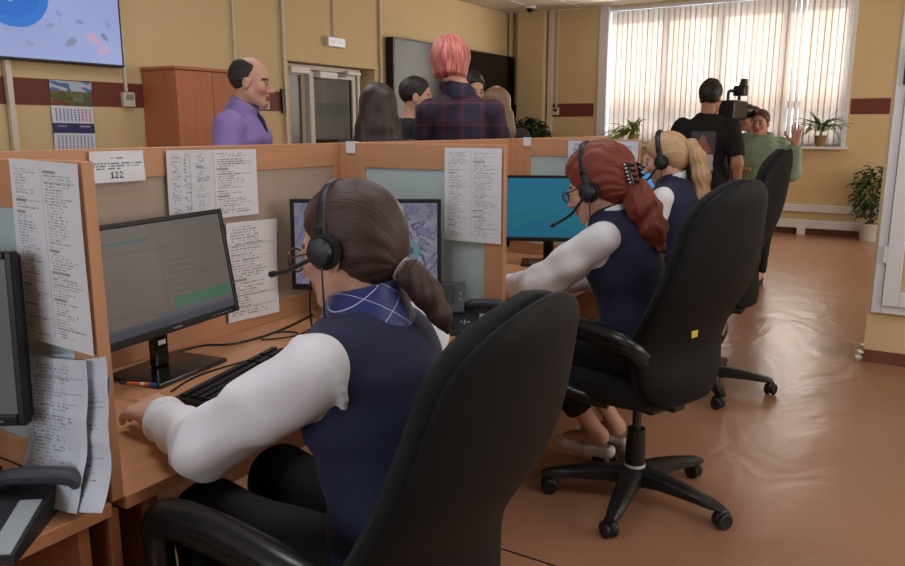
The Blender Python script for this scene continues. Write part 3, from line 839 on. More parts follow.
# ------------------------------------------------------------------ papers and folder leaning on the nearest divider
fo = MB(); fo.box((-.085, -.004, -.115), (.085, .004, .115), .002)
fo = fo.build('folder', mat('folder_blue', (40, 84, 176), rough=.4), None)
fo.matrix_world = Matrix.Translation((-1.275, .764, .862)) @ Matrix.Rotation(R(-5), 4, 'X') @ Matrix.Rotation(R(4), 4, 'Y'); tag(fo, 'blue plastic folder leaning on the nearest divider behind loose papers', 'folder')
def crumple(seed, k):
    r = np.random.RandomState(seed); q = r.normal(size=(5, 2))*5; ph = r.rand(5)*6
    return lambda u, v: sum(k*np.abs(np.sin(u*q[i, 0]+v*q[i, 1]+ph[i])) for i in range(5)) - k*3 + .05*np.maximum(0, .1-v)**2*0 - .10*np.maximum(0, -v-.1)**1.5
for i, (x, y, z, roll, lb) in enumerate(((-1.28, .755, .868, -10, 'crumpled printed sheet lying in front of the blue folder, rearmost'), (-1.245, .745, .862, -14, 'crumpled printed sheet in front of the blue folder, middle of the bundle'), (-1.295, .735, .862, -6, 'creased printed sheet nearest to the desk phone in the paper bundle'))):
    o = printed('loose_sheet', doc(64, 86, 20+i, ((.08, .92),), .5, bg=(206, 214, 228), heads=0), .19, .262, M_paper, None, crumple(i+3, .0035))
    o.matrix_world = Matrix.Translation((x, y, z)) @ Matrix.Rotation(R(-10), 4, 'X') @ Matrix.Rotation(R(roll), 4, 'Y'); tag(o, lb, 'paper')

# ------------------------------------------------------------------ pen, cables
pen = thing('pen', 'orange and white ballpoint pen with blue end above the hand on the desk', 'pen', (-1.62, 1.128, .778))
pd = np.array((-.118, -.012, -.012)); pd = pd/np.linalg.norm(pd)
MB().cyl(-pd*.058, pd*.02, .0042, n=10).build('barrel', mat('pen_orange', (226, 106, 58), rough=.35), pen, True)
MB().cyl(-pd*.040, -pd*.025, .0045, n=10).build('band', M_white, pen, True)
MB().cyl(pd*.02, pd*.045, .0043, n=10).build('grip', mat('pen_dark', (40, 40, 60)), pen, True)
MB().cyl(-pd*.075, -pd*.058, .0044, n=10).build('end_cap', mat('folder_blue', (40, 84, 176)), pen, True)
def cable(label, pts, r=.0028):
    m = MB(); m.tube(spline(pts, 7), r, 6); o = m.build('cable', M_dark, None, True)
    return tag(o, label, 'cable')
zc = DZT+.003
cable('black cable running along the foot of the beige partition', [(-1.88, 1.42, zc), (-1.87, 1.55, zc), (-1.80, 1.62, zc), (-1.79, 1.80, zc), (-1.84, 2.03, zc+.003)], .004)
cable('thin black cable from the keyboard past the monitor foot', [(-1.60, 1.22, zc), (-1.645, 1.36, zc), (-1.62, 1.60, zc), (-1.58, 1.69, .744)])
cable('looped black cable lying in front of the map monitor', [(-1.63, 1.70, zc), (-1.72, 1.82, zc), (-1.79, 1.78, zc), (-1.76, 1.70, zc), (-1.70, 1.80, zc), (-1.72, 1.92, zc), (-1.66, 1.99, zc)])
cable('black headset cord hanging down to the desk beside the dark haired operator', [(-1.045, 1.155, 1.13), (-1.09, 1.2, .98), (-1.25, 1.45, .80), (-1.5, 1.75, zc+.004), (-1.68, 1.86, zc)], .0022)
cable('looped black cable on the desk of the red haired operator', [(-1.50, 3.42, zc), (-1.40, 3.35, zc), (-1.44, 3.18, zc), (-1.54, 3.22, zc), (-1.50, 3.34, zc), (-1.38, 3.22, zc), (-1.36, 3.12, zc)])
ms = thing('mouse_pad', 'dark wedge shaped pad on the desk by the arm of the red haired operator', 'mouse pad', (-1.50, 2.98, DZT), R(20))
MB().box((-.09, -.075, 0), (.09, .075, .004), .0015).build('pad', M_ph2, ms)
# ================================================================== THINGS ALONG THE WALLS
# left television
tv = thing('wall_television', 'wide television with a blue disc on pale lilac, high on the left wall', 'television', (RX0, 3.40, 1.885), R(90))
# local: x to the right (world +Y), -y towards the room
MB().box((-.74, -.10, 0), (.74, -.03, .835), .008).build('housing', M_bez, tv)
MB().box((-.25, -.03, .2), (.25, 0, .6)).build('wall_bracket', M_dark, tv)
ny, nx = 120, 212; yy, xx = np.mgrid[0:ny, 0:nx]/2.
a = np.ones((ny, nx, 3))*np.array((158, 172, 222)); a += (wr(np.stack([xx.ravel()*.05, yy.ravel()*.05, 0*xx.ravel()], 1).astype(f32), 1.6, 3)*9).reshape(ny, nx, 1)
cx, cy, r_ = 43, 24, 20
di = np.sqrt((xx-cx)**2+(yy-cy)**2); a[di < r_] = (44, 122, 214); a[di < r_-5] = (38, 112, 208); a[(di < 7) & (xx < cx)] = (120, 190, 190)
for x, y, r2, an, c in ((88, 46, 3.2, .4, (206, 172, 198)), (94, 52, 3.4, -.3, (194, 174, 208)), (74, 49, 2.6, -.6, (132, 146, 178)), (95, 44, 1.8, .8, (128, 138, 172)), (30, 53, 2.5, .5, (140, 150, 184)), (80, 37, 1.6, .3, (140, 150, 190)), (98, 36, 2.0, 1.2, (150, 160, 204)), (62, 41, 1.7, -.4, (142, 154, 196)), (68, 34, 1.5, .9, (146, 158, 198)), (50, 52, 1.8, .2, (146, 156, 196))):
    u = (xx-x)*math.cos(an)+(yy-y)*math.sin(an); v = -(xx-x)*math.sin(an)+(yy-y)*math.cos(an)
    a[(u/1.5)**2+(v/.75)**2 < r2*r2*(1+.25*np.sin(u*3))] = c
scr = printed('screen', np.clip(a, 0, 255), 1.44, .795, screen_mat('screen_tv', .72), tv); scr.location = (0, -.1015, .4175)
# big video wall
vw = thing('video_wall', 'huge dark video wall mounted on the left wall near the far corner', 'television', (RX0, 9.50, .70), R(90))
MB().box((-1.63, -.13, 0), (1.62, -.02, 1.79), .006).build('housing', M_bez, vw)
m_vs = mat('dark_glass_screen', (14, 13, 14), rough=.16, var=.0, spec=.28)
for ix in range(1):
    MB().box((-1.605, -.1325, .025), (1.595, -.13, 1.765)).build('screen', m_vs, vw)
MB().box((-.4, -.02, .5), (.4, 0, 1.3)).build('wall_bracket', M_dark, vw)

# calendar
ny, nx = 92, 56; a = np.ones((ny, nx, 3))*np.array((216, 222, 236)); yy, xx = np.mgrid[0:ny, 0:nx]
a[:13] = (92, 124, 176)
cl = wr(np.stack([xx.ravel()*.12, yy.ravel()*.3, 0*xx.ravel()], 1).astype(f32), 2.2, 5).reshape(ny, nx); a[:13][cl[:13] > .15] = (190, 200, 216)
a[13:32] = (128, 112, 84); a[13:32][cl[13:32] > .1] = (96, 104, 70); a[24:32][cl[24:32] < -.1] = (126, 74, 50); a[16:26, 30:44][cl[16:26, 30:44] > -.1] = (120, 130, 120)
for y in range(36, 52, 3):
    for x in range(5, 52, 5): a[y:y+2, x:x+2] = (86, 104, 158) if x < 40 else (176, 90, 110)
a[54:67] = (66, 66, 110); a[57:59, 6:18] = (150, 150, 190); a[57:59, 36:50] = (170, 170, 200)
for y in range(70, 90, 3):
    for x in range(5, 52, 5): a[y:y+2, x:x+2] = (110, 122, 170)
a[32:34] = (226, 230, 238); a[52:54] = (226, 230, 238)
cal = printed('wall_calendar', a, .35, .55, M_paper, None, lambda u, v: .004*np.sin(v*7)-.010)
cal.matrix_world = Matrix.Translation((RX0+.004, 3.70, 1.485)) @ Matrix.Rotation(R(90), 4, 'Z') @ Matrix.Rotation(R(1), 4, 'Y')
tag(cal, 'hanging wall calendar with field landscape photo on the brown band', 'calendar')
# socket box and conduits
sk = thing('socket_box', 'beige socket box on the brown band beside the wooden cabinet', 'socket', (RX0, 4.20, 1.575), R(90))
MB().box((-.055, -.05, 0), (.055, 0, .12), .008).build('box', M_pipe, sk)
MB().box((-.035, -.056, .055), (.035, -.05, .10), .003).build('socket_face', mat('socket_grey', (150, 146, 140), rough=.5), sk)
def conduit(label, y, z0, z1, r=.012, x=None, yw=None):
    m = MB(); xx = RX0+r+.008 if x is None else x
    m.box((xx-r, y-r, z0), (xx+r, y+r, z1), .004)
    return tag(m.build('cable_conduit', M_pipe), label, 'conduit')
conduit('pale vertical conduit under the left television by the calendar', 3.21, .1, 1.95, .022)
conduit('thin pale conduit rising from the beige socket box', 4.19, 1.70, 2.2, .012)
conduit('thin pale conduit left of the glazed doorway', 6.09, .1, RZ, .014)
conduit('thin conduit dropping from the ceiling to the exit sign', 6.90, 2.40, RZ, .01)
conduit('thin pale conduit between the doorway and the video wall', 7.76, .1, RZ, .014)
conduit('thin pale conduit behind the purple shirted man', 5.42, 1.95, RZ, .01)
conduit('white conduit in the far left room corner', RY1-.06, .1, RZ, .03, RX0+.06)
conduit('thick white conduit on the far wall left of the window', RY1-.03, .1, RZ, .035, -5.07)
conduit('thin conduit down to the wall socket left of the window', RY1-.014, 1.72, RZ, .010, -4.97)
s2 = thing('socket_box', 'small white socket on the brown band left of the window', 'socket', (-4.97, RY1, 1.60), 0)
MB().box((-.05, -.05, 0), (.05, 0, .11), .008).build('box', M_pipe, s2)
MB().box((-.03, -.055, .05), (.03, -.05, .09), .003).build('socket_face', M_dark, s2)
# exit sign
ex = thing('exit_sign', 'small white illuminated exit sign over the doorway', 'sign', (RX0, 6.90, 2.285), R(90))
MB().box((-.15, -.06, 0), (.15, 0, .105), .008).build('housing', M_pipe, ex)
a = np.ones((10, 28, 3))*np.array((232, 226, 226)); a[3:7, 4:11] = (206, 186, 190); a[3:7, 14:24] = (222, 204, 206); a[4:6, 5:9] = (236, 214, 214)
p = printed('sign_face', a, .28, .09, screen_mat('sign_face', .6), ex); p.location = (0, -.0612, .0525)
# green evacuation notice
a = np.ones((20, 18, 3))*np.array((206, 214, 206)); a[2:18, 2:7] = (50, 110, 80); a[6:10, 8:12] = (60, 120, 90); a[11:17, 10:16] = (90, 140, 110)
p = printed('evacuation_notice', a, .19, .22, M_paper, None); p.matrix_world = Matrix.Translation((RX0+.012, 5.765, 1.70)) @ Matrix.Rotation(R(90), 4, 'Z')
tag(p, 'green and white evacuation notice behind the head of the purple shirted man', 'sign')
MB_sw = MB().box((RX0, 6.03, 1.55), (RX0+.03, 6.07, 1.80), .004).build('door_switch', M_dark); tag(MB_sw, 'dark narrow switch strip left of the glazed doorway', 'switch')
# wooden cabinet
M_cab = wood('cabinet_wood', (176, 108, 72), 2)
cb = thing('cabinet', 'reddish wooden two door cabinet against the left wall', 'cabinet', (RX0, 4.36, 0))
MB().box((.01, 0, .05), (.42, .78, 1.88), .003).build('body', M_cab, cb)
MB().box((.01, -.01, 1.88), (.455, .79, 1.905), .003).build('top', M_cab, cb)
MB().box((.03, .02, 0), (.40, .76, .05)).build('plinth', M_dark, cb)
for y0, y1, hy in ((.004, .387, .36), (.393, .776, .42)):
    d = MB().box((.421, y0, .06), (.44, y1, 1.872), .002).build('door', M_cab, cb)
    MB().box((.44, hy-.006, .90), (.462, hy+.006, 1.02), .003).build('handle', M_chrome, d)
# security camera
sc = thing('dome_camera', 'small black dome camera under the ceiling in the far left corner', 'camera', (-5.19, 10.65, RZ))
MB().lathe([(0, -.03), (.075, -.03), (.085, -.012), (.085, 0), (0, 0)]).build('mount', M_white, sc, True)
MB().lathe([(.002, -.085), (.03, -.08), (.05, -.062), (.06, -.03), (0, -.03)]).build('dome', M_gloss, sc, True)
# radiator
rd = thing('radiator', 'cream ribbed radiator under the far window, glimpsed behind the green hoodie', 'radiator', (-2.75, RY1-.13, .40))
for k in range(16): MB().box((-1.0+k*.115, -.05, 0), (-1.0+k*.115+.085, .05, .62), .025).build('fin', M_pipe, rd, True)
m = MB(); m.cyl((-1.0, 0, .06), (.82, 0, .06), .02); m.cyl((-1.0, 0, .56), (.82, 0, .56), .02); m.build('header_pipe', M_pipe, rd, True)

# ------------------------------------------------------------------ plants
def leaf_mat(name, col): return mat(name, col, rough=.45, var=.18, scale=9, spec=.35)
def leaf(mb, base, d, L, w, droop, n=5, tw=0):
    """arching pointed leaf with thickness"""
    d = np.array(d, float); d /= np.linalg.norm(d); s = np.cross(d, (0, 0, 1.)); s = s/(np.linalg.norm(s)+1e-6)
    p = np.array(base, float); L_, R_ = [], []
    for i in range(n+1):
        t = i/n; ww = w*math.sin(math.pi*min(1, .12+t*.88))**.8*.5
        q = p + d*L*t + np.array((0, 0, -droop*L*t*t)); L_.append(q-s*ww+np.array((0, 0, ww*.35))); R_.append(q+s*ww+np.array((0, 0, ww*.35)))
    mid = [(a+b)/2-np.array((0, 0, w*.22)) for a, b in zip(L_, R_)]
    vs = L_+mid+R_; m = n+1
    fs = [(i, i+1, m+i+1, m+i) for i in range(n)]+[(m+i, m+i+1, 2*m+i+1, 2*m+i) for i in range(n)]
    mb.add(vs, fs)
def pot(t, r, h, m):
    MB().lathe([(0, 0), (r*.72, 0), (r*.95, h*.85), (r*1.06, h*.86), (r*1.08, h), (r*.95, h), (r*.9, h*.9), (0, h*.9)]).build('pot', m, t, True)
    MB().lathe([(0, h*.86), (r*.9, h*.86), (r*.88, h*.92), (0, h*.93)]).build('soil', mat('soil', (58, 44, 34), rough=.95, bump=.4), t)
def strappy(label, loc, rr, h, n, L, m_leaf, m_pot, seed, droop=(.5, 1.1), up=(.5, 1.4), bias=(0, 0), stem=0, lw=.028):
    t = thing('potted_plant', label, 'plant', loc); pot(t, rr, h, m_pot); r = random.Random(seed); f = MB()
    for i in range(n):
        a = r.uniform(0, 6.28); leaf(f, (0, 0, h*.9+stem*r.uniform(.5, 1)), (math.cos(a)+bias[0], math.sin(a)*.8+bias[1], r.uniform(*up)), L*r.uniform(.6, 1.1), lw, r.uniform(*droop), 6)
    f.build('foliage', m_leaf, t)
    if stem: MB().cyl((0, 0, h*.8), (0, 0, h+stem), .012, n=8).build('stem', mat('bark', (110, 90, 66), rough=.9), t)
    return t
M_lg = leaf_mat('leaf_light', (128, 140, 66)); M_mg = leaf_mat('leaf_mid', (84, 112, 62)); M_dg = leaf_mat('leaf_dark', (40, 60, 40))
M_pot_y = mat('pot_olive', (150, 138, 80), rough=.6); M_pot_o = mat('pot_ochre', (142, 116, 62), rough=.6); M_pot_w = mat('pot_white', (206, 204, 202), rough=.4)
strappy('pale arching plant in olive pot on the left end of the window sill', (-3.70, RY1-.06, WZ0), .085, .15, 80, .60, M_lg, M_pot_y, 1, (.4, .9), (.4, 1.3), (-.75, -.3), 0, .036)
strappy('spiky long leaved plant in ochre pot on the right end of the window sill', (-1.20, RY1-.06, WZ0), .075, .14, 64, .46, M_mg, M_pot_o, 2, (.2, .9), (.3, 1.8), (0, -.25), .10)
def bushy(label, loc, rr, h, stems, r_leaf, n, c, rad, m_leaf, m_pot, seed, name='potted_plant'):
    t = thing(name, label, 'plant', loc); pot(t, rr, h, m_pot); r = random.Random(seed); f = MB(); s = MB()
    for (sx, sy, sz) in stems: s.tube(spline([(0, 0, h*.8), (sx*.4, sy*.4, h+(sz-h)*.5), (sx, sy, sz)], 4), .008, 6)
    for i in range(n):
        while True:
            q = np.array([r.uniform(-1, 1) for _ in range(3)])
            if .15 < q@q < 1: break
        p = np.array(c)+q*np.array(rad); d = np.array((q[0]*1.0+r.uniform(-.6, .6), q[1]+r.uniform(-.6, .6), r.uniform(-.5, .5)))
        leaf(f, p, d, r_leaf*r.uniform(.7, 1.3), r_leaf*.55, r.uniform(.1, .6), 3)
    f.build('foliage', m_leaf, t); s.build('stem', mat('bark', (110, 90, 66), rough=.9), t)
    return t
bushy('dark leafy bush standing in the far left corner beside the video wall', (-5.18, 10.72, 0), .17, .30, [(-.12, 0, 1.35), (.1, .05, 1.4), (0, -.1, 1.45)], .10, 420, (0, 0, 1.28), (.27, .22, .30), M_dg, M_pot_w, 3)
bushy('green leafy ficus in white pot on the floor at the far right', (-.52, 10.93, 0), .13, .22, [(-.05, 0, .8), (.08, .05, .9), (0, -.1, .7)], .085, 330, (.0, 0, .60), (.24, .20, .36), leaf_mat('leaf_ficus', (58, 84, 46)), M_pot_w, 4)
# ================================================================== PEOPLE
M_skin = mat('skin', (255, 255, 255), rough=.5, var=.03, scale=25, attr='Col', spec=.3)
tuned(M_skin, **{'Subsurface Weight': .08}); M_skin.node_tree.nodes['Principled BSDF'].inputs['Subsurface Radius'].default_value = (.012, .005, .003)
M_eye = mat('eye', (255, 255, 255), rough=.15, var=0, attr='Col', spec=.5)
def hair_mat(name, c0, c1, rough=.42, stretch=None, spec=.45, k=46):
    """hair colour and relief follow the strand direction stored on the mesh"""
    m = mat(name, c0, rough=rough, var=0, spec=spec); nt = m.node_tree; N = nt.nodes; L = nt.links; b = N['Principled BSDF']
    at = N.new('ShaderNodeAttribute'); at.attribute_name = 'Strand'
    mp = next(n for n in N if n.type == 'MAPPING'); L.new(at.outputs['Vector'], mp.inputs[0]); mp.inputs['Scale'].default_value = (k, 3.0, 3.0)
    nz = next(n for n in N if n.type == 'TEX_NOISE'); nz.inputs['Scale'].default_value = 1.0; nz.inputs['Detail'].default_value = 8; nz.inputs['Roughness'].default_value = .65
    mx = next(n for n in N if n.type == 'MIX'); mx.inputs[6].default_value = (*s2l(c0), 1); mx.inputs[7].default_value = (*s2l(c1), 1)
    rp = N.new('ShaderNodeMapRange'); rp.inputs[1].default_value = .34; rp.inputs[2].default_value = .68; L.new(nz.outputs[0], rp.inputs[0]); L.new(rp.outputs[0], mx.inputs[0])
    bp = N.new('ShaderNodeBump'); bp.inputs['Strength'].default_value = .45; bp.inputs['Distance'].default_value = .004; L.new(nz.outputs[0], bp.inputs['Height']); L.new(bp.outputs[0], b.inputs['Normal'])
    return m

def head_sdf(q, fem=True):
    qa = q.copy(); qa[:, 0] = np.abs(qa[:, 0])
    d = ell(q, (0, -.014, .032), (.073, .094, .086))
    d = smin(d, ell(q, (0, .026, -.035), (.057, .062, .078)), .03)
    jw = 0 if fem else .004
    d = smin(d, rc(qa, (.045+jw, .0, -.05-jw), (.012+jw, .066, -.097-jw), .023, .020+jw*.5), .025)
    d = smin(d, rc(qa, (0, .077, .017), (.038, .067, .017), .012+jw*.5, .011), .012)
    d = smin(d, sph(qa, (.040, .058, -.028), .024), .02)
    d = smax(d, -sph(qa, (.031, .099, -.004), .015), .012)
    d = smin(d, rc(q, (0, .087, .004), (0, .108, -.036), .0075, .0115), .010)
    d = smin(d, sph(qa, (.011, .096, -.040), .0085), .006)
    d = smin(d, ell(q, (0, .088, -.0635), (.022, .011, .0060)), .006)
    d = smin(d, ell(q, (0, .086, -.0735), (.019, .011, .0068)), .006)
    d = smax(d, -ell(q, (0, .100, -.0685), (.024, .007, .0016)), .003)
    d = smin(d, ell(qa, (.077, -.006, -.010), (.010, .021, .031)), .006)
    d = smax(d, -ell(qa, (.088, -.002, -.008), (.006, .011, .018)), .004)
    return d
def ridge(P, fr, seed, n=3): return 1-2*np.abs(wr(P, fr, seed, n))
def unit(v): v = np.array(v, float); return v/np.linalg.norm(v)
def hand_sdf(P, W, D, N, S, curl=(.3, .4, .3), k=1.0, thumb_out=0.):
    D = unit(D); N = np.array(N, float); N = unit(N-(N@D)*D); S = np.array(S, float); S = unit(S-(S@D)*D-(S@N)*N)
    W = np.array(W, float)
    def g(s, d, n): return W + k*(s*S+d*D+n*N)
    d = None
    for s_, L, r in ((.030, .072, .0085), (.010, .080, .0088), (-.010, .074, .0085), (-.028, .058, .0075)):
        x = rc(P, g(s_*.55, .004, 0), g(s_, .082, 0), .017*k, .0115*k); d = x if d is None else smin(d, x, .012*k)
    for s_, L, r in ((.030, .072, .0085), (.010, .080, .0088), (-.010, .074, .0085), (-.028, .058, .0075)):
        p = [g(s_, .084 - abs(s_-.01)*.25, 0)]; a = 0; off = np.array((s_*1.12, .084-abs(s_-.01)*.25, 0.))
        for f_, c_ in zip((.45, .31, .24), curl):
            a += c_; off = off+np.array(((s_-.003)*.12*f_, L*f_*math.cos(a), L*f_*math.sin(a))); p.append(g(*off))
        d = smin(d, chain(P, p, [r*1.12*k, r*1.05*k, r*.95*k, r*.8*k], .004), .006*k)
    t = [g(.016, .012, .006), g(.038+thumb_out, .040, .014), g(.048+thumb_out*1.6, .070, .020), g(.046+thumb_out*1.9, .096, .026)]
    return smin(d, chain(P, t, [.016*k, .0125*k, .0105*k, .0085*k], .006), .010*k)

WID_F = [(.150, .110), (.168, .118), (.150, .106), (.128, .095), (.142, .106), (.152, .112), (.128, .084), (.062, .056)]
WID_M = [(.150, .108), (.160, .112), (.156, .108), (.150, .104), (.162, .112), (.175, .120), (.150, .092), (.068, .060)]
class Person:
    def __init__(s, label, loc, ang, spine, hc, sh, el, wr_, hip, kn, an, head=(0, 0, 0), fem=True, wf=1.0, hs=1.0, skin=(206, 160, 136), group=None, cat='person', beard=None, brow=(70, 48, 36)):
        s.t = thing('person', label, cat, (loc[0], loc[1], 0), ang, group)
        W = WID_F if fem else WID_M
        s.sp = [(*p, w*wf, d*wf) for p, (w, d) in zip(spine, W)]
        s.hc = np.array(hc, float); s.hs = hs; p_, y_, r_ = [R(v) for v in head]
        s.Rh = rotz(y_) @ rotx(-p_) @ roty(r_); s.fem = fem; s.wf = wf
        s.sh, s.el, s.wr, s.hip, s.kn, s.an = [[np.array(v, float) for v in q] for q in (sh, el, wr_, hip, kn, an)]
        s.side = unit(s.sh[1]-s.sh[0]); s.skin = skin; s.beard = beard; s.brow = brow; s.hands = {}
        s.mw = Matrix.Translation((loc[0], loc[1], 0)) @ Matrix.Rotation(ang, 4, 'Z')
        s.ar = (.050, .040, .028) if fem else (.058, .046, .031)
        s.ar = tuple(v*wf**.7 for v in s.ar); s.lr = tuple(v*wf**.8 for v in ((.085, .058, .038) if fem else (.085, .060, .042)))
    def hl(s, P): return ((P - s.hc.astype(f32)) @ s.Rh.astype(f32))/s.hs
    def g(s, p): return s.hc + s.Rh @ (np.array(p, float)*s.hs)          # head frame -> person frame
    def torso(s, P, o=0): return etube(P, [(*n[:3], n[3]+o, n[4]+o) for n in s.sp], s.side, .03)
    def arm(s, P, i, o=0, r=None, el2=True):
        r = r or [v+o for v in s.ar]
        return chain(P, [s.sh[i], s.el[i], s.wr[i]], r, .03)
    def leg(s, P, i, o=0):
        r = [v+o for v in s.lr]; return chain(P, [s.hip[i], s.kn[i], s.an[i]], r, .04)
    def neck(s, P, o=0): return rc(P, s.g((0, -.018, -.05)), np.array(s.sp[-1][:3]), .048*s.hs+o+(0 if s.fem else .006), .056+o)
    def bounds(s, pts, pad): pts = np.array([np.array(p)[:3] for p in pts]); return pts.min(0)-pad, pts.max(0)+pad
    def body(s, h=.014, hh=.006, ends=(0, 1), arm_scale=1):
        o = -.006
        def fb(P):
            d = s.torso(P, o)
            for i in (0, 1): d = smin(d, s.arm(P, i, o*.5), .03); d = smin(d, s.leg(P, i, o), .03)
            for i in (0, 1): d = smin(d, rc(P, s.an[i], s.an[i]+s.foot(i)*.15+np.array((0, 0, -.045)), .036, .026), .02)
            return smin(d, s.neck(P, -.004), .03)
        pts = [n[:3] for n in s.sp]+s.sh+s.el+s.wr+s.hip+s.kn+s.an+[s.an[i]+s.foot(i)*.2-np.array((0, 0, .08)) for i in (0, 1)]
        parts = []
        lo, hi = s.bounds(pts, .16); parts.append(snet(fb, lo, hi, h))
        def fh(P): return smin(head_sdf(s.hl(P), s.fem)*s.hs, smax(s.neck(P), -plane(P, np.array(s.sp[-1][:3])-np.array((0, 0, .02)), (0, 0, 1)), .01), .022)
        lo, hi = s.bounds([s.hc, s.sp[-1][:3]], .14*s.hs); v, f = snet(fh, lo, hi, hh); parts.append((v, f))
        for i, kw in s.hands.items():
            hhh = kw.pop('h', hh); D = kw['D']; W = s.wr[i]; r0 = s.ar[2]
            def fa(P): return smin(hand_sdf(P, W, **kw), rc(P, W-unit(np.array(W)-s.el[i])*.06, W, r0*1.02, r0*.82), .015)
            lo, hi = s.bounds([W, W+unit(D)*.2, W+unit(kw['N'])*.06, W-unit(D)*.04], .09); parts.append(snet(fa, lo, hi, hhh))
        sk = np.array(s.skin, float)
        def colf(V):
            c = np.tile(sk, (len(V), 1)); q = s.hl(V.astype(f32)); ax = np.abs(q[:, 0])
            inh = (q[:, 1] > .045) & (ax < .07) & (np.abs(q[:, 2]) < .13)
            lips = inh & (ax < .024) & (q[:, 2] > -.081) & (q[:, 2] < -.057) & (q[:, 1] > .080); c[lips] = sk*np.array((.86, .62, .60))
            bro = inh & (ax > .012) & (ax < .050) & (q[:, 2] > .014+.12*(.03-ax)*0) & (q[:, 2] < .024); c[bro] = s.brow
            chk = np.exp(-((ax-.042)**2+(q[:, 2]+.03)**2)/.0005)*(q[:, 1] > .03); c = c*(1-chk[:, None]*np.array((0, .10, .10)))
            if s.beard is not None:
                bd = (q[:, 1] > -.005) & (q[:, 2] < -.045-.25*np.maximum(0, .0-q[:, 1])) & (q[:, 2] > -.14) & (ax < .08) & ~lips; c[bd] = c[bd]*.45+np.array(s.beard)*.55
            return c
        o = qmesh('body', parts, M_skin, s.t, colf)
        for sx in (-1, 1):                                       # eyes
            v, f = [], []
            m = MB(); m.ball((0, 0, 0), .0122*s.hs, 10); me = m.mesh('eye'); me.shade_smooth()
            co = np.array([x.co[:] for x in me.vertices]); fw = co[:, 1]/(.0122*s.hs)
            set_col(me, np.where(fw[:, None] > .9, np.array((18, 14, 12)), np.where(fw[:, None] > .74, np.array((84, 66, 50)), np.array((176, 168, 162)))))
            e = link('eye', me, M_eye, s.t); e.matrix_local = Matrix.Translation(s.g((sx*.031, .0775, -.003))) @ Matrix(s.Rh.tolist()).to_4x4()
            lid = MB(); lid.ball((0, 0, 0), (.0142*s.hs, .0132*s.hs, .0075*s.hs), 8); lo_ = lid.build('eyelid', mat('eyelid_skin', tuple(int(v_*.86) for v_ in s.skin), rough=.5), s.t, True)
            lo_.matrix_local = Matrix.Translation(s.g((sx*.031, .0778, .0065))) @ Matrix(s.Rh.tolist()).to_4x4()
        return o
    def foot(s, i): d = s.an[i]-s.kn[i]; k = np.array((0, 1., 0)); return k
    def cloth(s, name, f, pts, pad, h, m, parent=None, it=1, colf=None):
        lo, hi = s.bounds(pts, pad); v, F = snet(f, lo, hi, h); v = relax(v, F, it)
        return qmesh(name, [(v, F)], m, parent or s.t, colf)
    def hair(s, name, f, pad, h, m, extra=(), it=0, parent=None, strand='y', c=(0, 0, 0)):
        """f works on head-frame coordinates; strands run along `strand` axis round centre c"""
        pts = [s.hc]+[s.g(p) for p in extra]
        o = s.cloth(name, lambda P: f(s.hl(P))*s.hs, pts, pad, h, m, parent, it)
        me = o.data; co = np.empty(len(me.vertices)*3, f32); me.vertices.foreach_get('co', co); q = s.hl(co.reshape(-1, 3))-V3(*c)
        if strand == 'y': S = np.stack([np.arctan2(q[:, 0], q[:, 2]+.05), q[:, 1]*4, q[:, 0]*0], 1)
        else: S = np.stack([np.arctan2(q[:, 0], -q[:, 1]), q[:, 2]*4, q[:, 0]*0], 1)
        a = me.attributes.new('Strand', 'FLOAT_VECTOR', 'POINT'); a.data.foreach_set('vector', S.astype(f32).ravel())
        return o
    def trousers(s, m, h=.014, o=.012, top=None, ankle=0.0):
        def f(P):
            d = etube(P, [(*n[:3], n[3]+o, n[4]+o) for n in s.sp[:3]], s.side, .03)
            for i in (0, 1): d = smin(d, s.leg(P, i, o+.004), .04)
            d = d + .004*wr(P, 40, 3)
            for i in (0, 1):
                ax = unit(s.an[i]-s.kn[i]); d = smax(d, np.where(np.abs((P-s.an[i].astype(f32))@s.side.astype(f32)) < .12, plane(P, s.an[i]-ax*ankle, ax), -1), .006)
            return d
        return s.cloth('trousers', f, [n[:3] for n in s.sp[:3]]+s.hip+s.kn+s.an, .17, h, m)
    def shoes(s, m, open_top=False):
        for i in (0, 1):
            a = s.an[i]; fd = s.foot(i)
            def f(P):
                d = etube(P, [(*(a-fd*.045+np.array((0, 0, -.055))), .034, .03), (*(a+fd*.04+np.array((0, 0, -.058))), .040, .032), (*(a+fd*.15+np.array((0, 0, -.066))), .043, .024), (*(a+fd*.19+np.array((0, 0, -.068))), .032, .019)], s.side, .02)
                d = smax(d, -plane(P, a+np.array((0, 0, -.088)), (0, 0, 1)), .004)
                if open_top: d = smax(d, -ell(P, a+fd*.03+np.array((0, 0, -.02)), (.031, .085, .042)), .006)
                return d
            s.cloth('shoe', f, [a, a+fd*.2-np.array((0, 0, .1))], .07, .008, m)

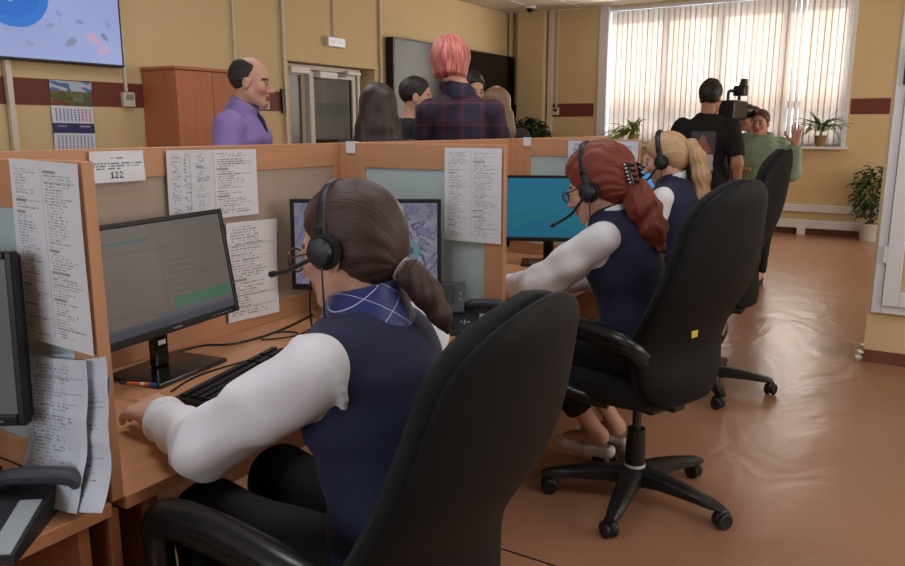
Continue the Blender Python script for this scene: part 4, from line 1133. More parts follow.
def top_f(s, o=.012, sleeve=1.0, sr=None, wrk=.004, fr=45, hem=None, neckr=.085, neck_c=None, seed=0, sleeve_cut=None, arms=(0, 1)):
    """shirt-like garment round torso and arms"""
    nb = np.array(s.sp[-1][:3])
    def f(P):
        d = s.torso(P, o)
        for i in arms:
            r = sr or [v+o+.004 for v in s.ar]
            a = chain(P, [s.sh[i], s.el[i], s.wr[i]], r, .03)
            cut = s.sh[i]+(s.el[i]-s.sh[i])*sleeve if sleeve <= 1 else s.el[i]+(s.wr[i]-s.el[i])*(sleeve-1)
            ax = unit(s.el[i]-s.sh[i]) if sleeve <= 1 else unit(s.wr[i]-s.el[i])
            a = smax(a, plane(P, cut, ax), .004); d = smin(d, a, .03)
        if wrk: d = d + wrk*wr(P, fr, seed) - wrk*.9*ridge(P, fr*.6, seed+3)
        d = smax(d, -smax(sph(P, nb+np.array((0, .012, .03)), neckr), -1*(P[:, 2]-(nb[2]-.09)), .01), .006)
        if hem is not None: d = smax(d, -plane(P, (0, 0, hem), (0, 0, 1)), .005)
        return d
    return f
def top_pts(s): return [n[:3] for n in s.sp]+s.sh+s.el+s.wr

def stand_person(label, pos, face, h, arms='down', fem=False, **kw):
    k = h/1.70; A = math.atan2(-face[0], face[1])
    z = lambda *v: tuple(x*k for x in v)
    sw = .165 if fem else .19; sw *= kw.get('wf', 1)**.8
    el = [z(-sw-.06, -.03, 1.10), z(sw+.06, -.03, 1.10)]; wr_ = [z(-sw-.06, .04, .86), z(sw+.06, .04, .86)]
    if isinstance(arms, dict):
        for i in (0, 1):
            if i in arms: el[i] = z(*arms[i][0]); wr_[i] = z(*arms[i][1])
    hd = kw.pop('head', (0, 0, 0)); shz = kw.pop('shz', 0); hy = kw.pop('hy', .03); hx = kw.pop('hx', 0)
    return Person(label, pos, A, [z(0, 0, .86), z(0, 0, .95), z(0, 0, 1.03), z(0, .0, 1.11), z(0, .005, 1.21), z(0, 0, 1.29), z(0, -.01, 1.36), z(0, -.01, 1.435)],
                  z(hx, hy, 1.578), [z(-sw, -.01, 1.365-shz), z(sw, -.01, 1.365-shz)], el, wr_, [z(-.09, 0, .89), z(.09, 0, .89)], [z(-.095, .01, .48), z(.095, .01, .48)], [z(-.1, -.02, .09), z(.1, -.02, .09)],
                  head=hd, fem=fem, hs=k**.5, **kw)

# hair shapes in head coordinates
def cap(q, r=(.083, .106, .095), c=(0, -.016, .036), hl=((.078, .076), (-.004, -.035)), low=-.075, amp=.0015, fr=90, back_low=None):
    d = ell(q, c, r)
    (y0, z0), (y1, z1) = hl; n = np.array((0, -(z1-z0), (y1-y0)));  n = n/np.linalg.norm(n)
    if n[1] < 0: n = -n
    d = smax(d, (q-V3(0, y0, z0)) @ n.astype(f32), .008)
    d = smax(d, low - q[:, 2], .01)
    return d + amp*np.sin(np.arctan2(q[:, 0], q[:, 2]+.02)*fr*.5+np.sin(q[:, 1]*60))

M_navy = mat('vest_navy', (27, 32, 64), rough=.8, var=.06, scale=20, bump=.15, bscale=400, sheen=.08)
M_blouse = mat('blouse_white', (226, 228, 236), rough=.7, var=.02, scale=12, bump=.04, bscale=30)
tuned(M_blouse, **{'Subsurface Weight': .1})
M_black = mat('trousers_black', (18, 19, 22), rough=.8, var=.08)
M_shoe_w = mat('shoe_white', (222, 216, 206), rough=.45)
M_shoe_b = mat('shoe_black', (26, 24, 24), rough=.4)

def headset(label, s, side=-1, tip=(-.062, .135, -.075), adj=0, boom_r=.0035, cord=True, bandshift=0., band_r=.0075, bh=.136, cz=-.018):
    """side -1: cup on the wearer's left ear"""
    t = thing('headset', label, 'headset'); t.matrix_world = s.mw @ Matrix.Translation(s.hc) @ Matrix(s.Rh.tolist()).to_4x4() @ Matrix.Scale(s.hs, 4)
    m = MB(); pts = []
    for a in np.linspace(R(-8), R(188), 26): pts.append((.094*math.cos(a), -.006+bandshift*math.sin(a), -.004+bh*math.sin(a)*1.0))
    m.tube(pts, band_r, 8, up=(0, 1, 0), flat=1.5); m.build('headband', M_dark, t, True)
    for sg in (-1, 1):
        c = np.array((sg*.092, -.004, cz)); M3 = np.stack([np.array((0, 1, 0)), np.array((0, 0, 1)), np.array((1., 0, 0))*sg], 1)
        MB().lathe([(0, -.014), (.030, -.014), (.036, -.006), (.036, .002), (.030, .010), (0, .010)], c, 20, M3).build('ear_cushion', M_fab, t, True)
        MB().lathe([(0, .010), (.024, .010), (.028, .014), (.024, .022), (.010, .025), (0, .025)], c, 20, M3).build('ear_shell', M_dark, t, True)
        MB().box((sg*.092-.006, -.012, -.01), (sg*.092+.012*sg+.006, .004, .05), .004).build('slider', M_dark, t)
    b = MB(); p0 = (side*.110, .0, cz-.004); tp_ = np.array(tip); b.tube(spline([p0, (side*.114, .035, cz*.6+tp_[2]*.4-.004), (side*.104, .08, cz*.25+tp_[2]*.75-.004), tip], 6), boom_r, 8); b.build('microphone_boom', M_dark, t, True)
    b = MB(); tp = np.array(tip); dd = unit(tp-np.array((side*.104, .08, cz*.25+tp_[2]*.75-.004))); b.tube([tp-dd*.008, tp, tp+dd*.014, tp+dd*.018], [.004, .0065, .0065, .003], 10); b.build('microphone', M_dark, t, True)
    if cord:
        b = MB(); b.tube(spline([(side*.105, -.002, cz-.027), (side*.108, .01, -.10), (side*.10, .03, -.17), (side*.11, .07, -.25)], 5), .0022, 6); b.build('cord', M_dark, t, True)
    return t
def glasses(label, s, col=(70, 44, 32), r=(.0245, .021), metal=False):
    t = thing('glasses', label, 'glasses'); t.matrix_world = s.mw @ Matrix.Translation(s.hc) @ Matrix(s.Rh.tolist()).to_4x4() @ Matrix.Scale(s.hs, 4)
    m_ = mat('glasses_frame_'+'_'.join(map(str, col)), col, rough=.3)
    for sg in (-1, 1):
        c = np.array((sg*.033, .104, -.006)); ring = [c+np.array((r[0]*math.cos(a), 0, r[1]*math.sin(a))) for a in np.linspace(0, 2*math.pi, 25)]
        m = MB(); m.tube(ring, .002, 6, up=(0, 1, 0)); m.build('rim', m_, t, True)
        m = MB(); m.lathe([(0, -.0006), (1, -.0006), (1, .0006), (0, .0006)], c, 20, np.stack([np.array((r[0], 0, 0)), np.array((0, 0, r[1])), np.array((0, 1., 0))], 1)); m.build('lens', thin_glass('lens_glass', (.92, .93, .93), .10), t)
        m = MB(); m.tube(spline([(sg*.057, .103, .0), (sg*.074, .06, .004), (sg*.082, .0, .004), (sg*.080, -.02, -.012)], 5), .0022, 6); m.build('temple', m_, t, True)
    m = MB(); m.tube(spline([(-.010, .104, -.002), (0, .108, .001), (.010, .104, -.002)], 4), .002, 6); m.build('bridge', m_, t, True)
    return t

# ------------------------------------------------------------------ operator 1: dark haired woman in the foreground
w1 = Person('dark haired woman in navy vest and white blouse, seated in the foreground with back turned', (-.86, 1.15), R(90),
            [(0, -.05, .50), (0, -.05, .57), (0, -.04, .65), (0, -.01, .75), (.005, .02, .84), (.01, .04, .91), (.018, .055, .972), (.028, .07, 1.045)],
            (.032, .112, 1.165), [(-.155, .045, .965), (.165, .035, .965)], [(-.235, .255, .806), (.215, .24, .79)], [(-.152, .480, .795), (.13, .43, .775)],
            [(-.09, -.03, .53), (.09, -.03, .53)], [(-.11, .40, .56), (.11, .40, .56)], [(-.13, .42, .10), (.11, .48, .10)], head=(12, 8, 0), skin=(206, 160, 138))
w1.hands = {0: dict(D=(.18, 1, -.02), N=(.25, .1, -1), S=(1, 0, .15), curl=(.25, .45, .35), k=1.12, h=.0042), 1: dict(D=(-.3, 1, -.05), N=(0, 0, -1), S=(-1, 0, 0), curl=(.3, .4, .3), h=.006)}
w1.body(.014, .0055)
def armhole(P):                                        # gathered seam where sleeve meets vest
    S, E = w1.sh[0], w1.el[0]; ax = unit(np.array((-.80, .25, -.30))); q = P-(S+np.array((.012, 0, -.01))).astype(f32); t = q@ax.astype(f32); r_ = np.sqrt(np.maximum((q**2).sum(1)-t*t, 0))
    return np.sqrt((r_-.075-.002*np.sin(np.arctan2(q[:, 1], q[:, 2])*22))**2+t*t)-.0085
def w1_blouse(P):
    d = w1.torso(P, .006)
    for i in (0, 1):
        S, E, W = w1.sh[i], w1.el[i], w1.wr[i]
        n = [S, S*.55+E*.45, E, E*.5+W*.5, E*.18+W*.82, E*.04+W*.96, W+(W-E)*.06]
        a = chain(P, n, [.072, .066, .056, .045, .039, .033, .034], .03)
        ax = unit(W-E); a = smax(a, plane(P, W-(W-E)*.05, ax), .003)
        t = (P-E.astype(f32))@ax.astype(f32)
        ub = unit(E-S); tu = (P-S.astype(f32))@ub.astype(f32)
        e1_ = unit(np.cross(ub, (0, 0, 1.))); e2_ = np.cross(ub, e1_); qq = P-S.astype(f32); an = np.arctan2(qq@e1_.astype(f32), qq@e2_.astype(f32))
        fold = .004*wr(P, 26, 5)+.0038*np.sin(an*4+tu*16+1.6*wr(P, 16, 2))*np.clip(tu*7, 0, 1)-.003*ridge(P, 22, 12)+.004*np.sin(t*95+2*wr(P, 20, 2))*np.exp(-((t-.02)/.10)**2)+.004*np.sin(t*120+3*wr(P, 24, 6))*np.exp(-((t-.2)/.05)**2)
        fold = fold + .004*np.exp(-((t-.23)/.02)**2)
        d = smin(d, a+fold, .02)
    d = smin(d, armhole(P), .012)
    return smax(d, -plane(P, (0, 0, .55), (0, 0, 1)), .005)
w1.cloth('blouse', w1_blouse, top_pts(w1), .13, .0065, M_blouse, it=1)
def w1_cuff(P):
    E, W = w1.el[0], w1.wr[0]; ax = unit(W-E); d = rc(P, E*.18+W*.82, W+(W-E)*.04, .042, .045)+.0015*wr(P, 70, 3)
    return smax(smax(d, plane(P, W-(W-E)*.01, ax), .002), -plane(P, E*.18+W*.82, ax), .002)
w1.cloth('cuff', w1_cuff, [w1.wr[0]], .11, .005, M_blouse)
def w1_vest(P):
    d = w1.torso(P, .020)
    for i in (0, 1): d = smin(d, rc(P, w1.sh[i]-w1.side*(1 if i else -1)*.05, w1.sh[i], .062, .058), .04)
    d = d+.003*wr(P, 34, 4)+.0025*np.sin(P[:, 2]*60+wr(P, 22, 8)*3)*(P[:, 2] < .85)
    for i in (0, 1):
        sg = 1 if i else -1; c = w1.sh[i]+np.array((sg*.075, .02, -.045)); d = smax(d, -ell(P, c, (.085, .092, .125)), .006)
    nb_ = np.array(w1.sp[-1][:3]); d = smax(d, -rc(P, nb_+np.array((0, .01, -.035)), nb_+np.array((0, .03, .12)), .062, .16), .008)
    return smax(d, -plane(P, (0, 0, .53), (0, .15, 1)), .006)
w1.cloth('vest', w1_vest, [n[:3] for n in w1.sp]+w1.sh, .16, .0075, M_navy)
def hem_f(s, z0, z1, o):
    return lambda P: smax(smax(np.abs(s.torso(P, o)+.003*wr(P, 45, 3))-.004, -plane(P, (0, 0, z0), (0, .2, 1)), .004), plane(P, (0, 0, z1), (0, 0, 1)), .004)
w1.cloth('blouse_hem', hem_f(w1, .465, .56, .024), [n[:3] for n in w1.sp[:3]], .24, .007, M_blouse)
w1.trousers(M_black); w1.shoes(M_shoe_b)
# checked neckerchief
def scarf_mat():
    m = mat('scarf_blue', (34, 44, 110), rough=.45, var=.06, scale=10, sheen=.3); nt = m.node_tree; N = nt.nodes; L = nt.links; b = N['Principled BSDF']
    tc = next(n for n in N if n.type == 'TEX_COORD'); src = b.inputs['Base Color'].links[0].from_socket
    tot = None
    for dirv in ((14, 0, 18), (-13, 3, 19)):
        dt = N.new('ShaderNodeVectorMath'); dt.operation = 'DOT_PRODUCT'; dt.inputs[1].default_value = dirv; L.new(tc.outputs['Object'], dt.inputs[0])
        fr = N.new('ShaderNodeMath'); fr.operation = 'FRACT'; L.new(dt.outputs['Value'], fr.inputs[0])
        lt = N.new('ShaderNodeMath'); lt.operation = 'LESS_THAN'; lt.inputs[1].default_value = .030; L.new(fr.outputs[0], lt.inputs[0])
        if tot is None: tot = lt
        else:
            mxm = N.new('ShaderNodeMath'); mxm.operation = 'MAXIMUM'; L.new(tot.outputs[0], mxm.inputs[0]); L.new(lt.outputs[0], mxm.inputs[1]); tot = mxm
    mx = N.new('ShaderNodeMix'); mx.data_type = 'RGBA'; L.new(tot.outputs[0], mx.inputs[0]); L.new(src, mx.inputs[6]); mx.inputs[7].default_value = (*s2l((176, 184, 214)), 1)
    L.new(mx.outputs[2], b.inputs['Base Color']); return m
def w1_scarf(P):
    nt_, nb_ = w1.g((0, -.025, -.080)), np.array(w1.sp[-1][:3])+np.array((0, -.01, -.03))
    d = np.abs(rc(P, nt_, nb_, .064, .094)+.003*wr(P, 60, 6))-.007
    d = smax(d, plane(P, nt_+np.array((0, 0, .0)), (0, .25, 1)), .006)
    return smax(d, -plane(P, nb_+np.array((0, 0, -.03)), (0, 0, 1)), .006)
w1.cloth('neckerchief', w1_scarf, [w1.sp[-1][:3], w1.hc], .13, .0055, scarf_mat())
M_hair1 = hair_mat('hair_dark_brown', (44, 28, 24), (74, 48, 40), .40, (60, 7, 34))
def w1_hair(q):
    d = ell(q, (0, -.024, .036), (.086, .110, .096))
    d = smin(d, ell(q, (0, -.062, -.022), (.066, .060, .062)), .04)
    d = smax(d, (q-V3(0, .066, .078)) @ unit((0, .80, -.52)).astype(f32), .008)
    d = smax(d, (q-V3(0, -.035, -.075)) @ unit((0, .55, -.8)).astype(f32), .01)
    an = np.arctan2(q[:, 0], q[:, 2]+.06); return d+.0012*np.sin(an*18+np.sin(q[:, 1]*14)*2)
hr = w1.hair('hair', w1_hair, .15, .0045, M_hair1)
def w1_tail(q):
    d = chain(q, [(0, -.104, -.052), (.004, -.128, -.075), (.012, -.150, -.115), (.022, -.166, -.165), (.026, -.172, -.20)], [.019, .026, .027, .020, .005], .02)
    return d+.0014*np.sin(np.arctan2(q[:, 0]-.01, q[:, 1]+.15)*9+q[:, 2]*20)
w1.hair('ponytail', w1_tail, .07, .0042, M_hair1, [(0, -.10, -.05), (.02, -.17, -.21)], strand='z', c=(.012, -.145, 0))
M_tie = mat('hair_tie_grey', (170, 160, 158), rough=.4, metal=.2)
tie = MB(); cc = w1.g((.002, -.114, -.062)); axv = w1.Rh @ unit((.1, -.75, -.65)); e1 = unit(np.cross(axv, (1, 0, 0))); e2 = np.cross(axv, e1)
for k in (-.005, .0, .005): tie.tube([cc+axv*k+.0235*(math.cos(a)*e1+math.sin(a)*e2) for a in np.linspace(0, 2*math.pi, 21)], .0035, 6)
tie.build('hair_tie', M_tie, w1.t, True)
headset('black headset worn by the dark haired woman, boom pointing left', w1, -1, (-.088, .122, -.022), boom_r=.0045, cz=.004)
glasses('round brown rimmed glasses on the dark haired woman', w1, (84, 54, 36), (.027, .024))

# ------------------------------------------------------------------ operator 2: red haired woman
w2 = Person('red haired woman in glasses, navy vest and white blouse, seated in profile', (-.86, 2.69), R(80),
            [(0, -.03, .56), (0, -.03, .63), (0, -.02, .71), (-.01, .01, .80), (-.02, .03, .89), (-.03, .055, .955), (-.035, .075, 1.015), (-.045, .095, 1.085)],
            (-.06, .145, 1.195), [(-.185, .035, 1.025), (.13, .04, 1.02)], [(-.23, .27, .83), (.22, .24, .80)], [(-.10, .50, .775), (.13, .47, .775)],
            [(-.09, -.03, .57), (.09, -.03, .57)], [(-.11, .36, .56), (.09, .38, .57)], [(.045, .15, .19), (.22, .17, .17)], head=(20, 10, 0), hs=1.08, skin=(210, 164, 142))
w2.hands = {0: dict(D=(.2, 1, -.1), N=(0, 0, -1), S=(1, 0, 0), curl=(.3, .4, .3), h=.006), 1: dict(D=(-.2, 1, -.1), N=(0, 0, -1), S=(-1, 0, 0), curl=(.3, .4, .3), h=.006)}
w2.body(.014, .0055)
def mk_blouse(s, fr=50):
    def f(P):
        d = s.torso(P, .006)
        for i in (0, 1):
            S, E, W = s.sh[i], s.el[i], s.wr[i]
            a = chain(P, [S, S*.55+E*.45, E, E*.5+W*.5, E*.1+W*.9, W], [.060, .066, .062, .052, .042, .040], .03)
            ax = unit(W-E); a = smax(a, plane(P, W, ax), .003); t = (P-E.astype(f32))@ax.astype(f32)
            ub = unit(E-S); e1_ = unit(np.cross(ub, (0, 0, 1.))); e2_ = np.cross(ub, e1_); qq = P-S.astype(f32); tu = qq@ub.astype(f32); an = np.arctan2(qq@e1_.astype(f32), qq@e2_.astype(f32))
            d = smin(d, a+.003*wr(P, fr*.6, 5)+.004*np.sin(an*4+tu*18+1.6*wr(P, 16, 2))*np.clip(tu*7, 0, 1)-.003*ridge(P, 24, 12)+.003*np.sin(t*90+2*wr(P, 20, 2))*np.exp(-(t/.1)**2), .02)
        return smax(d, -plane(P, (0, 0, s.sp[0][2]), (0, 0, 1)), .005)
    return f
def mk_vest(s, o=.018):
    def f(P):
        d = s.torso(P, o)
        for i in (0, 1): d = smin(d, rc(P, s.sh[i]-s.side*(1 if i else -1)*.05, s.sh[i], .060, .054), .04)
        d = d+.0025*wr(P, 34, 4)
        for i in (0, 1):
            sg = 1 if i else -1; d = smax(d, -ell(P, s.sh[i]+np.array((sg*.075, .02, -.045)), (.082, .090, .12)), .006)
        return smax(d, -plane(P, (0, 0, s.sp[0][2]+.01), (0, .15, 1)), .006)
    return f
def mk_collar(s, o=.010, low=.035):
    def f(P):
        nt_, nb_ = s.g((0, -.02, -.09)), np.array(s.sp[-1][:3])+np.array((0, 0, -low))
        d = np.abs(rc(P, nt_, nb_, .058, .078))-.005
        return smax(smax(d, plane(P, nt_, (0, .5, 1)), .004), -plane(P, nb_-np.array((0, 0, .02)), (0, 0, 1)), .004)
    return f
w2.cloth('blouse', mk_blouse(w2), top_pts(w2), .13, .008, M_blouse)
w2.cloth('vest', mk_vest(w2), [n[:3] for n in w2.sp]+w2.sh, .16, .009, M_navy)
w2.cloth('collar', mk_collar(w2), [w2.sp[-1][:3], w2.hc], .12, .006, M_blouse)
w2.trousers(M_black, ankle=.13); w2.shoes(M_shoe_w, True)
M_hair2 = hair_mat('hair_copper_red', (92, 36, 26), (140, 62, 42), .5, (50, 9, 30))
def w2_hair(q):
    d = ell(q, (0, -.026, .040), (.094, .122, .104))
    d = smin(d, ell(q, (0, -.07, -.02), (.074, .060, .062)), .04)
    d = smax(d, (q-V3(0, .075, .060)) @ unit((0, .80, -.50)).astype(f32), .01)
    an = np.arctan2(q[:, 0], q[:, 2]+.06); return d+.002*np.sin(an*26+np.sin(q[:, 1]*30)*2)+.0022*wr(q, 120, 4)
w2.hair('hair', w2_hair, .15, .006, M_hair2)
def w2_tail(q):
    d = chain(q, [(0, -.108, -.03), (0, -.122, -.065), (.0, -.132, -.12), (.0, -.140, -.19), (.0, -.145, -.26)], [.030, .044, .052, .046, .018], .03)
    return d+.010*wr(q, 80, 2)+.006*wr(q, 150, 6)
w2.hair('ponytail', w2_tail, .10, .0065, M_hair2, [(0, -.11, -.03), (0, -.22, -.27)], strand='z', c=(0, -.18, 0))
clp = MB(); M_clipb = mat('hair_claw_black', (30, 28, 30), rough=.3)
for sg in (-1, 1):
    for k in range(4):
        clp.tube(spline([w2.g((sg*.012, -.112, .030-k*.018)), w2.g((sg*.045, -.135, .028-k*.018)), w2.g((sg*.035, -.155, .02-k*.018))], 4), .006, 6)
    clp.tube(spline([w2.g((sg*.046, -.136, .035)), w2.g((sg*.052, -.138, .0)), w2.g((sg*.046, -.136, -.035))], 4), .007, 6)
cl_ = clp.build('hair_claw', M_clipb, w2.t, True)
st = MB()
for k in range(6): st.ball(w2.g((-.060, -.134, .03-k*.012)), .0045, 6)
st.build('clip_pearls', mat('clip_silver', (196, 196, 202), rough=.25, metal=.5), w2.t, True)
headset('black headset worn by the red haired woman', w2, -1, (-.085, .150, -.085), boom_r=.005, band_r=.010, bh=.149)
glasses('thin dark rimmed glasses on the red haired woman', w2, (40, 38, 44), (.025, .018))

# ------------------------------------------------------------------ operator 3: blonde woman
w3 = Person('blonde woman with long ponytail, navy vest and white blouse, seated at the far desk', (-1.04, 3.99), R(85),
            [(0, -.05, .60), (0, -.05, .67), (0, -.04, .75), (0, -.01, .84), (.0, .02, .93), (.0, .045, 1.0), (.0, .065, 1.06), (.0, .075, 1.125)],
            (.0, .115, 1.245), [(-.155, .055, 1.05), (.155, .05, 1.05)], [(-.20, .16, .82), (.21, .16, .82)], [(-.12, .38, .775), (.12, .38, .775)],
            [(-.09, -.03, .60), (.09, -.03, .60)], [(-.10, .36, .58), (.10, .36, .58)], [(-.1, .34, .12), (.1, .36, .12)], head=(18, 4, 0), hs=1.06, skin=(214, 172, 150), brow=(150, 120, 90))
w3.hands = {0: dict(D=(.2, 1, -.1), N=(0, 0, -1), S=(1, 0, 0), h=.008)}
w3.body(.016, .006)
w3.cloth('blouse', mk_blouse(w3), top_pts(w3), .13, .010, M_blouse)
w3.cloth('vest', mk_vest(w3), [n[:3] for n in w3.sp]+w3.sh, .16, .010, M_navy)
w3.cloth('collar', mk_collar(w3), [w3.sp[-1][:3], w3.hc], .12, .007, M_blouse)
w3.trousers(M_black); w3.shoes(M_shoe_b)
M_hair3 = hair_mat('hair_blonde', (168, 132, 96), (206, 176, 138), .5, (50, 9, 30))
def w3_hair(q):
    d = ell(q, (0, -.020, .034), (.082, .106, .094)); d = smin(d, ell(q, (0, -.06, -.01), (.06, .055, .06)), .04)
    d = smax(d, (q-V3(0, .074, .066)) @ unit((0, .80, -.55)).astype(f32), .01)
    d = smax(d, (q-V3(0, -.035, -.065)) @ unit((0, .55, -.8)).astype(f32), .01)
    an = np.arctan2(q[:, 0], q[:, 2]+.06); return d+.001*np.sin(an*18)
w3.hair('hair', w3_hair, .15, .006, M_hair3)
w3.hair('ponytail', lambda q: chain(q, [(0, -.11, .035), (0, -.135, .025), (0, -.152, -.04), (0, -.148, -.13), (0, -.13, -.23), (0, -.11, -.29)], [.018, .026, .034, .038, .032, .012], .03)+.003*np.sin(np.arctan2(q[:, 0], q[:, 1]+.18)*16), .09, .007, M_hair3, [(0, -.1, .03), (0, -.19, -.33)], strand='z', c=(0, -.145, 0))
tb = MB(); tb.ball(w3.g((0, -.122, .035)), .022, 8); tb.build('hair_tie', mat('hair_tie_dark', (40, 38, 44)), w3.t, True)
headset('black headset worn by the blonde woman', w3, -1, (-.085, .145, -.095), boom_r=.005, band_r=.009, bh=.138)
# ------------------------------------------------------------------ standing people behind the partition
def short_hair(s, m, h=.008, r=(.080, .102, .090), c=(0, -.014, .036), hl=((.080, .078), (-.002, -.03)), low=-.065, bald=False, fluff=.0022):
    def f(q):
        d = cap(q, r, c, hl, low, .0012, 30)
        if bald: d = smax(d, -ell(q, (0, .06, .115), (.062, .115, .055)), .012)
        return d + fluff*wr(q, 95, 1) + fluff*.6*wr(q, 190, 2)
    return s.hair('hair', f, .14, h, m)
M_hair_bk = hair_mat('hair_black', (22, 19, 19), (44, 37, 35), .5, (40, 40, 40))
M_hair_dk = hair_mat('hair_long_dark', (34, 24, 22), (66, 50, 46), .4, (70, 70, 4))
M_hair_gr = hair_mat('hair_dark_grey', (30, 27, 27), (58, 52, 50), .6, (40, 40, 40))
M_hair_lb = hair_mat('hair_light_brown', (96, 72, 54), (150, 118, 92), .5, (70, 70, 4))
M_hair_rb = hair_mat('hair_reddish_brown', (70, 40, 30), (110, 70, 54), .5, (40, 40, 40))

# man in a purple shirt, profile to the right
A_ = stand_person('balding man in purple shirt standing in profile by the wooden cabinet', (-3.02, 2.86), (.86, .50), 1.755, fem=False, head=(6, 0, 0), skin=(204, 156, 136), wf=.98, hy=.055)
A_.body(.018, .007)
M_purp = mat('shirt_purple', (146, 126, 190), rough=.7, var=.05, scale=10)
A_.cloth('shirt', top_f(A_, .014, 1.25, None, .006, 30, .88, .078, seed=2), top_pts(A_), .15, .012, M_purp)
def a_col(P):
    nt_, nb_ = A_.g((0, -.02, -.085)), np.array(A_.sp[-1][:3])+np.array((0, 0, -.03)); d = np.abs(rc(P, nt_, nb_, .066, .085))-.006
    return smax(smax(d, plane(P, nt_+np.array((0, 0, -.01)), (0, .55, 1)), .004), -plane(P, nb_-np.array((0, 0, .02)), (0, 0, 1)), .004)
A_.cloth('collar', a_col, [A_.sp[-1][:3], A_.hc], .12, .008, M_purp)
tie_ = MB(); nb = np.array(A_.sp[-1][:3]); tie_.tube(spline([nb+(0, .085, .0), nb+(0, .125, -.07), nb+(0, .135, -.20), nb+(0, .13, -.36)], 5), [.012]*1+[.015]*14+[.02], 8, flat=.5); tie_.build('placket', mat('shirt_dark_trim', (40, 32, 52), rough=.7), A_.t, True)
short_hair(A_, M_hair_gr, .007, (.080, .103, .088), (0, -.018, .030), ((.030, .10), (-.006, -.02)), -.06, True)
A_.trousers(M_black, .02); A_.shoes(M_shoe_b)

# girl with long dark hair, from behind
B_ = stand_person('girl with long straight dark hair seen from behind at the partition', (-2.24, 2.98), (-.60, .80), 1.60, fem=True, skin=(206, 162, 140))
B_.body(.018, .008); B_.cloth('top', top_f(B_, .012, 1.9, None, .003, 40, .80, .08), top_pts(B_), .14, .014, mat('top_dark', (44, 38, 42), rough=.8))
def b_hair(q):
    d = ell(q, (0, -.016, .036), (.088, .108, .096))
    d = smin(d, etube(q, [(0, -.03, .03, .085, .09), (0, -.055, -.08, .108, .075), (0, -.075, -.20, .135, .06), (0, -.085, -.34, .145, .045), (0, -.085, -.46, .14, .03)], (1, 0, 0), .03), .03)
    d = smax(d, smin((q-V3(0, .07, .07)) @ unit((0, .80, -.52)).astype(f32), q[:, 1]-.035, .02), .01)
    return d+.002*np.sin(q[:, 0]*160+np.sin(q[:, 2]*9))*np.clip(-q[:, 2]*8, 0, 1)
B_.hair('hair', b_hair, .16, .008, M_hair_dk, [(0, -.08, -.47)], strand='z')
B_.trousers(M_black, .02); B_.shoes(M_shoe_b)

# man in a black t-shirt, profile right
C_ = stand_person('bearded dark haired man in black t-shirt, profile, before the video wall', (-2.80, 4.08), (.74, .67), 1.715, fem=False, skin=(196, 148, 126), beard=(40, 30, 28), head=(4, -8, 0))
C_.body(.018, .007); M_tee = mat('tee_black', (24, 24, 27), rough=.8, var=.08)
def c_print(V):
    c = np.tile(np.array((24., 24, 27)), (len(V), 1)); k = (V[:, 1] > .05) & (np.abs(V[:, 0]) < .05) & (V[:, 2] < 1.33) & (V[:, 2] > 1.12) & (np.sin(V[:, 2]*90+V[:, 0]*60) > -.1); c[k] = (190, 190, 196); return c
C_.cloth('t_shirt', top_f(C_, .014, .6, None, .004, 35, .88, .078), top_pts(C_), .14, .012, mat('tee_black_print', (255, 255, 255), rough=.8, var=.04, attr='Col'), colf=c_print)
short_hair(C_, M_hair_bk, .007, (.080, .103, .092)); C_.trousers(M_black, .02); C_.shoes(M_shoe_b)

# person with pink bob, plaid shirt, from behind
D_ = stand_person('person with pink bobbed hair and dark plaid shirt, back to the camera', (-2.20, 3.68), (-.42, .91), 1.89, fem=False, skin=(206, 160, 140), wf=.78, arms={0: ((-.215, .06, 1.12), (-.12, .28, 1.12)), 1: ((.215, .06, 1.12), (.12, .28, 1.12))}, hx=-.055, shz=.03)
D_.body(.018, .007)
def plaid():
    m = bpy.data.materials.new('plaid_shirt'); m.use_nodes = True; nt = m.node_tree; N = nt.nodes; L = nt.links; b = N['Principled BSDF']
    tc = N.new('ShaderNodeTexCoord'); col = None
    base = N.new('ShaderNodeRGB'); base.outputs[0].default_value = (*s2l((38, 34, 56)), 1); col = base.outputs[0]
    for ax, fr, w_, c in ((0, 9.5, .28, (84, 40, 58)), (2, 8.5, .30, (72, 38, 54)), (0, 9.5, .06, (30, 26, 60)), (2, 8.5, .05, (110, 60, 76))):
        sp = N.new('ShaderNodeSeparateXYZ'); L.new(tc.outputs['Object'], sp.inputs[0])
        mu = N.new('ShaderNodeMath'); mu.operation = 'MULTIPLY'; mu.inputs[1].default_value = fr; L.new(sp.outputs[ax], mu.inputs[0])
        fc = N.new('ShaderNodeMath'); fc.operation = 'FRACT'; L.new(mu.outputs[0], fc.inputs[0])
        lt = N.new('ShaderNodeMath'); lt.operation = 'LESS_THAN'; lt.inputs[1].default_value = w_; L.new(fc.outputs[0], lt.inputs[0])
        hf = N.new('ShaderNodeMath'); hf.operation = 'MULTIPLY'; hf.inputs[1].default_value = .6; L.new(lt.outputs[0], hf.inputs[0])
        mx = N.new('ShaderNodeMix'); mx.data_type = 'RGBA'; L.new(hf.outputs[0], mx.inputs[0]); L.new(col, mx.inputs[6]); mx.inputs[7].default_value = (*s2l(c), 1); col = mx.outputs[2]
    L.new(col, b.inputs['Base Color']); b.inputs['Roughness'].default_value = .8
    return m
M_plaid = plaid()
D_.cloth('plaid_shirt', top_f(D_, .018, 1.8, None, .006, 28, .85, .074, seed=4), top_pts(D_), .15, .012, M_plaid)
def d_col(P):
    nt_, nb_ = D_.g((0, -.02, -.11)), np.array(D_.sp[-1][:3])+np.array((0, 0, -.03)); d = np.abs(rc(P, nt_, nb_, .058, .080))-.006
    return smax(smax(d, plane(P, nt_+np.array((0, 0, -.012)), (0, .45, 1)), .004), -plane(P, nb_-np.array((0, 0, .02)), (0, 0, 1)), .004)
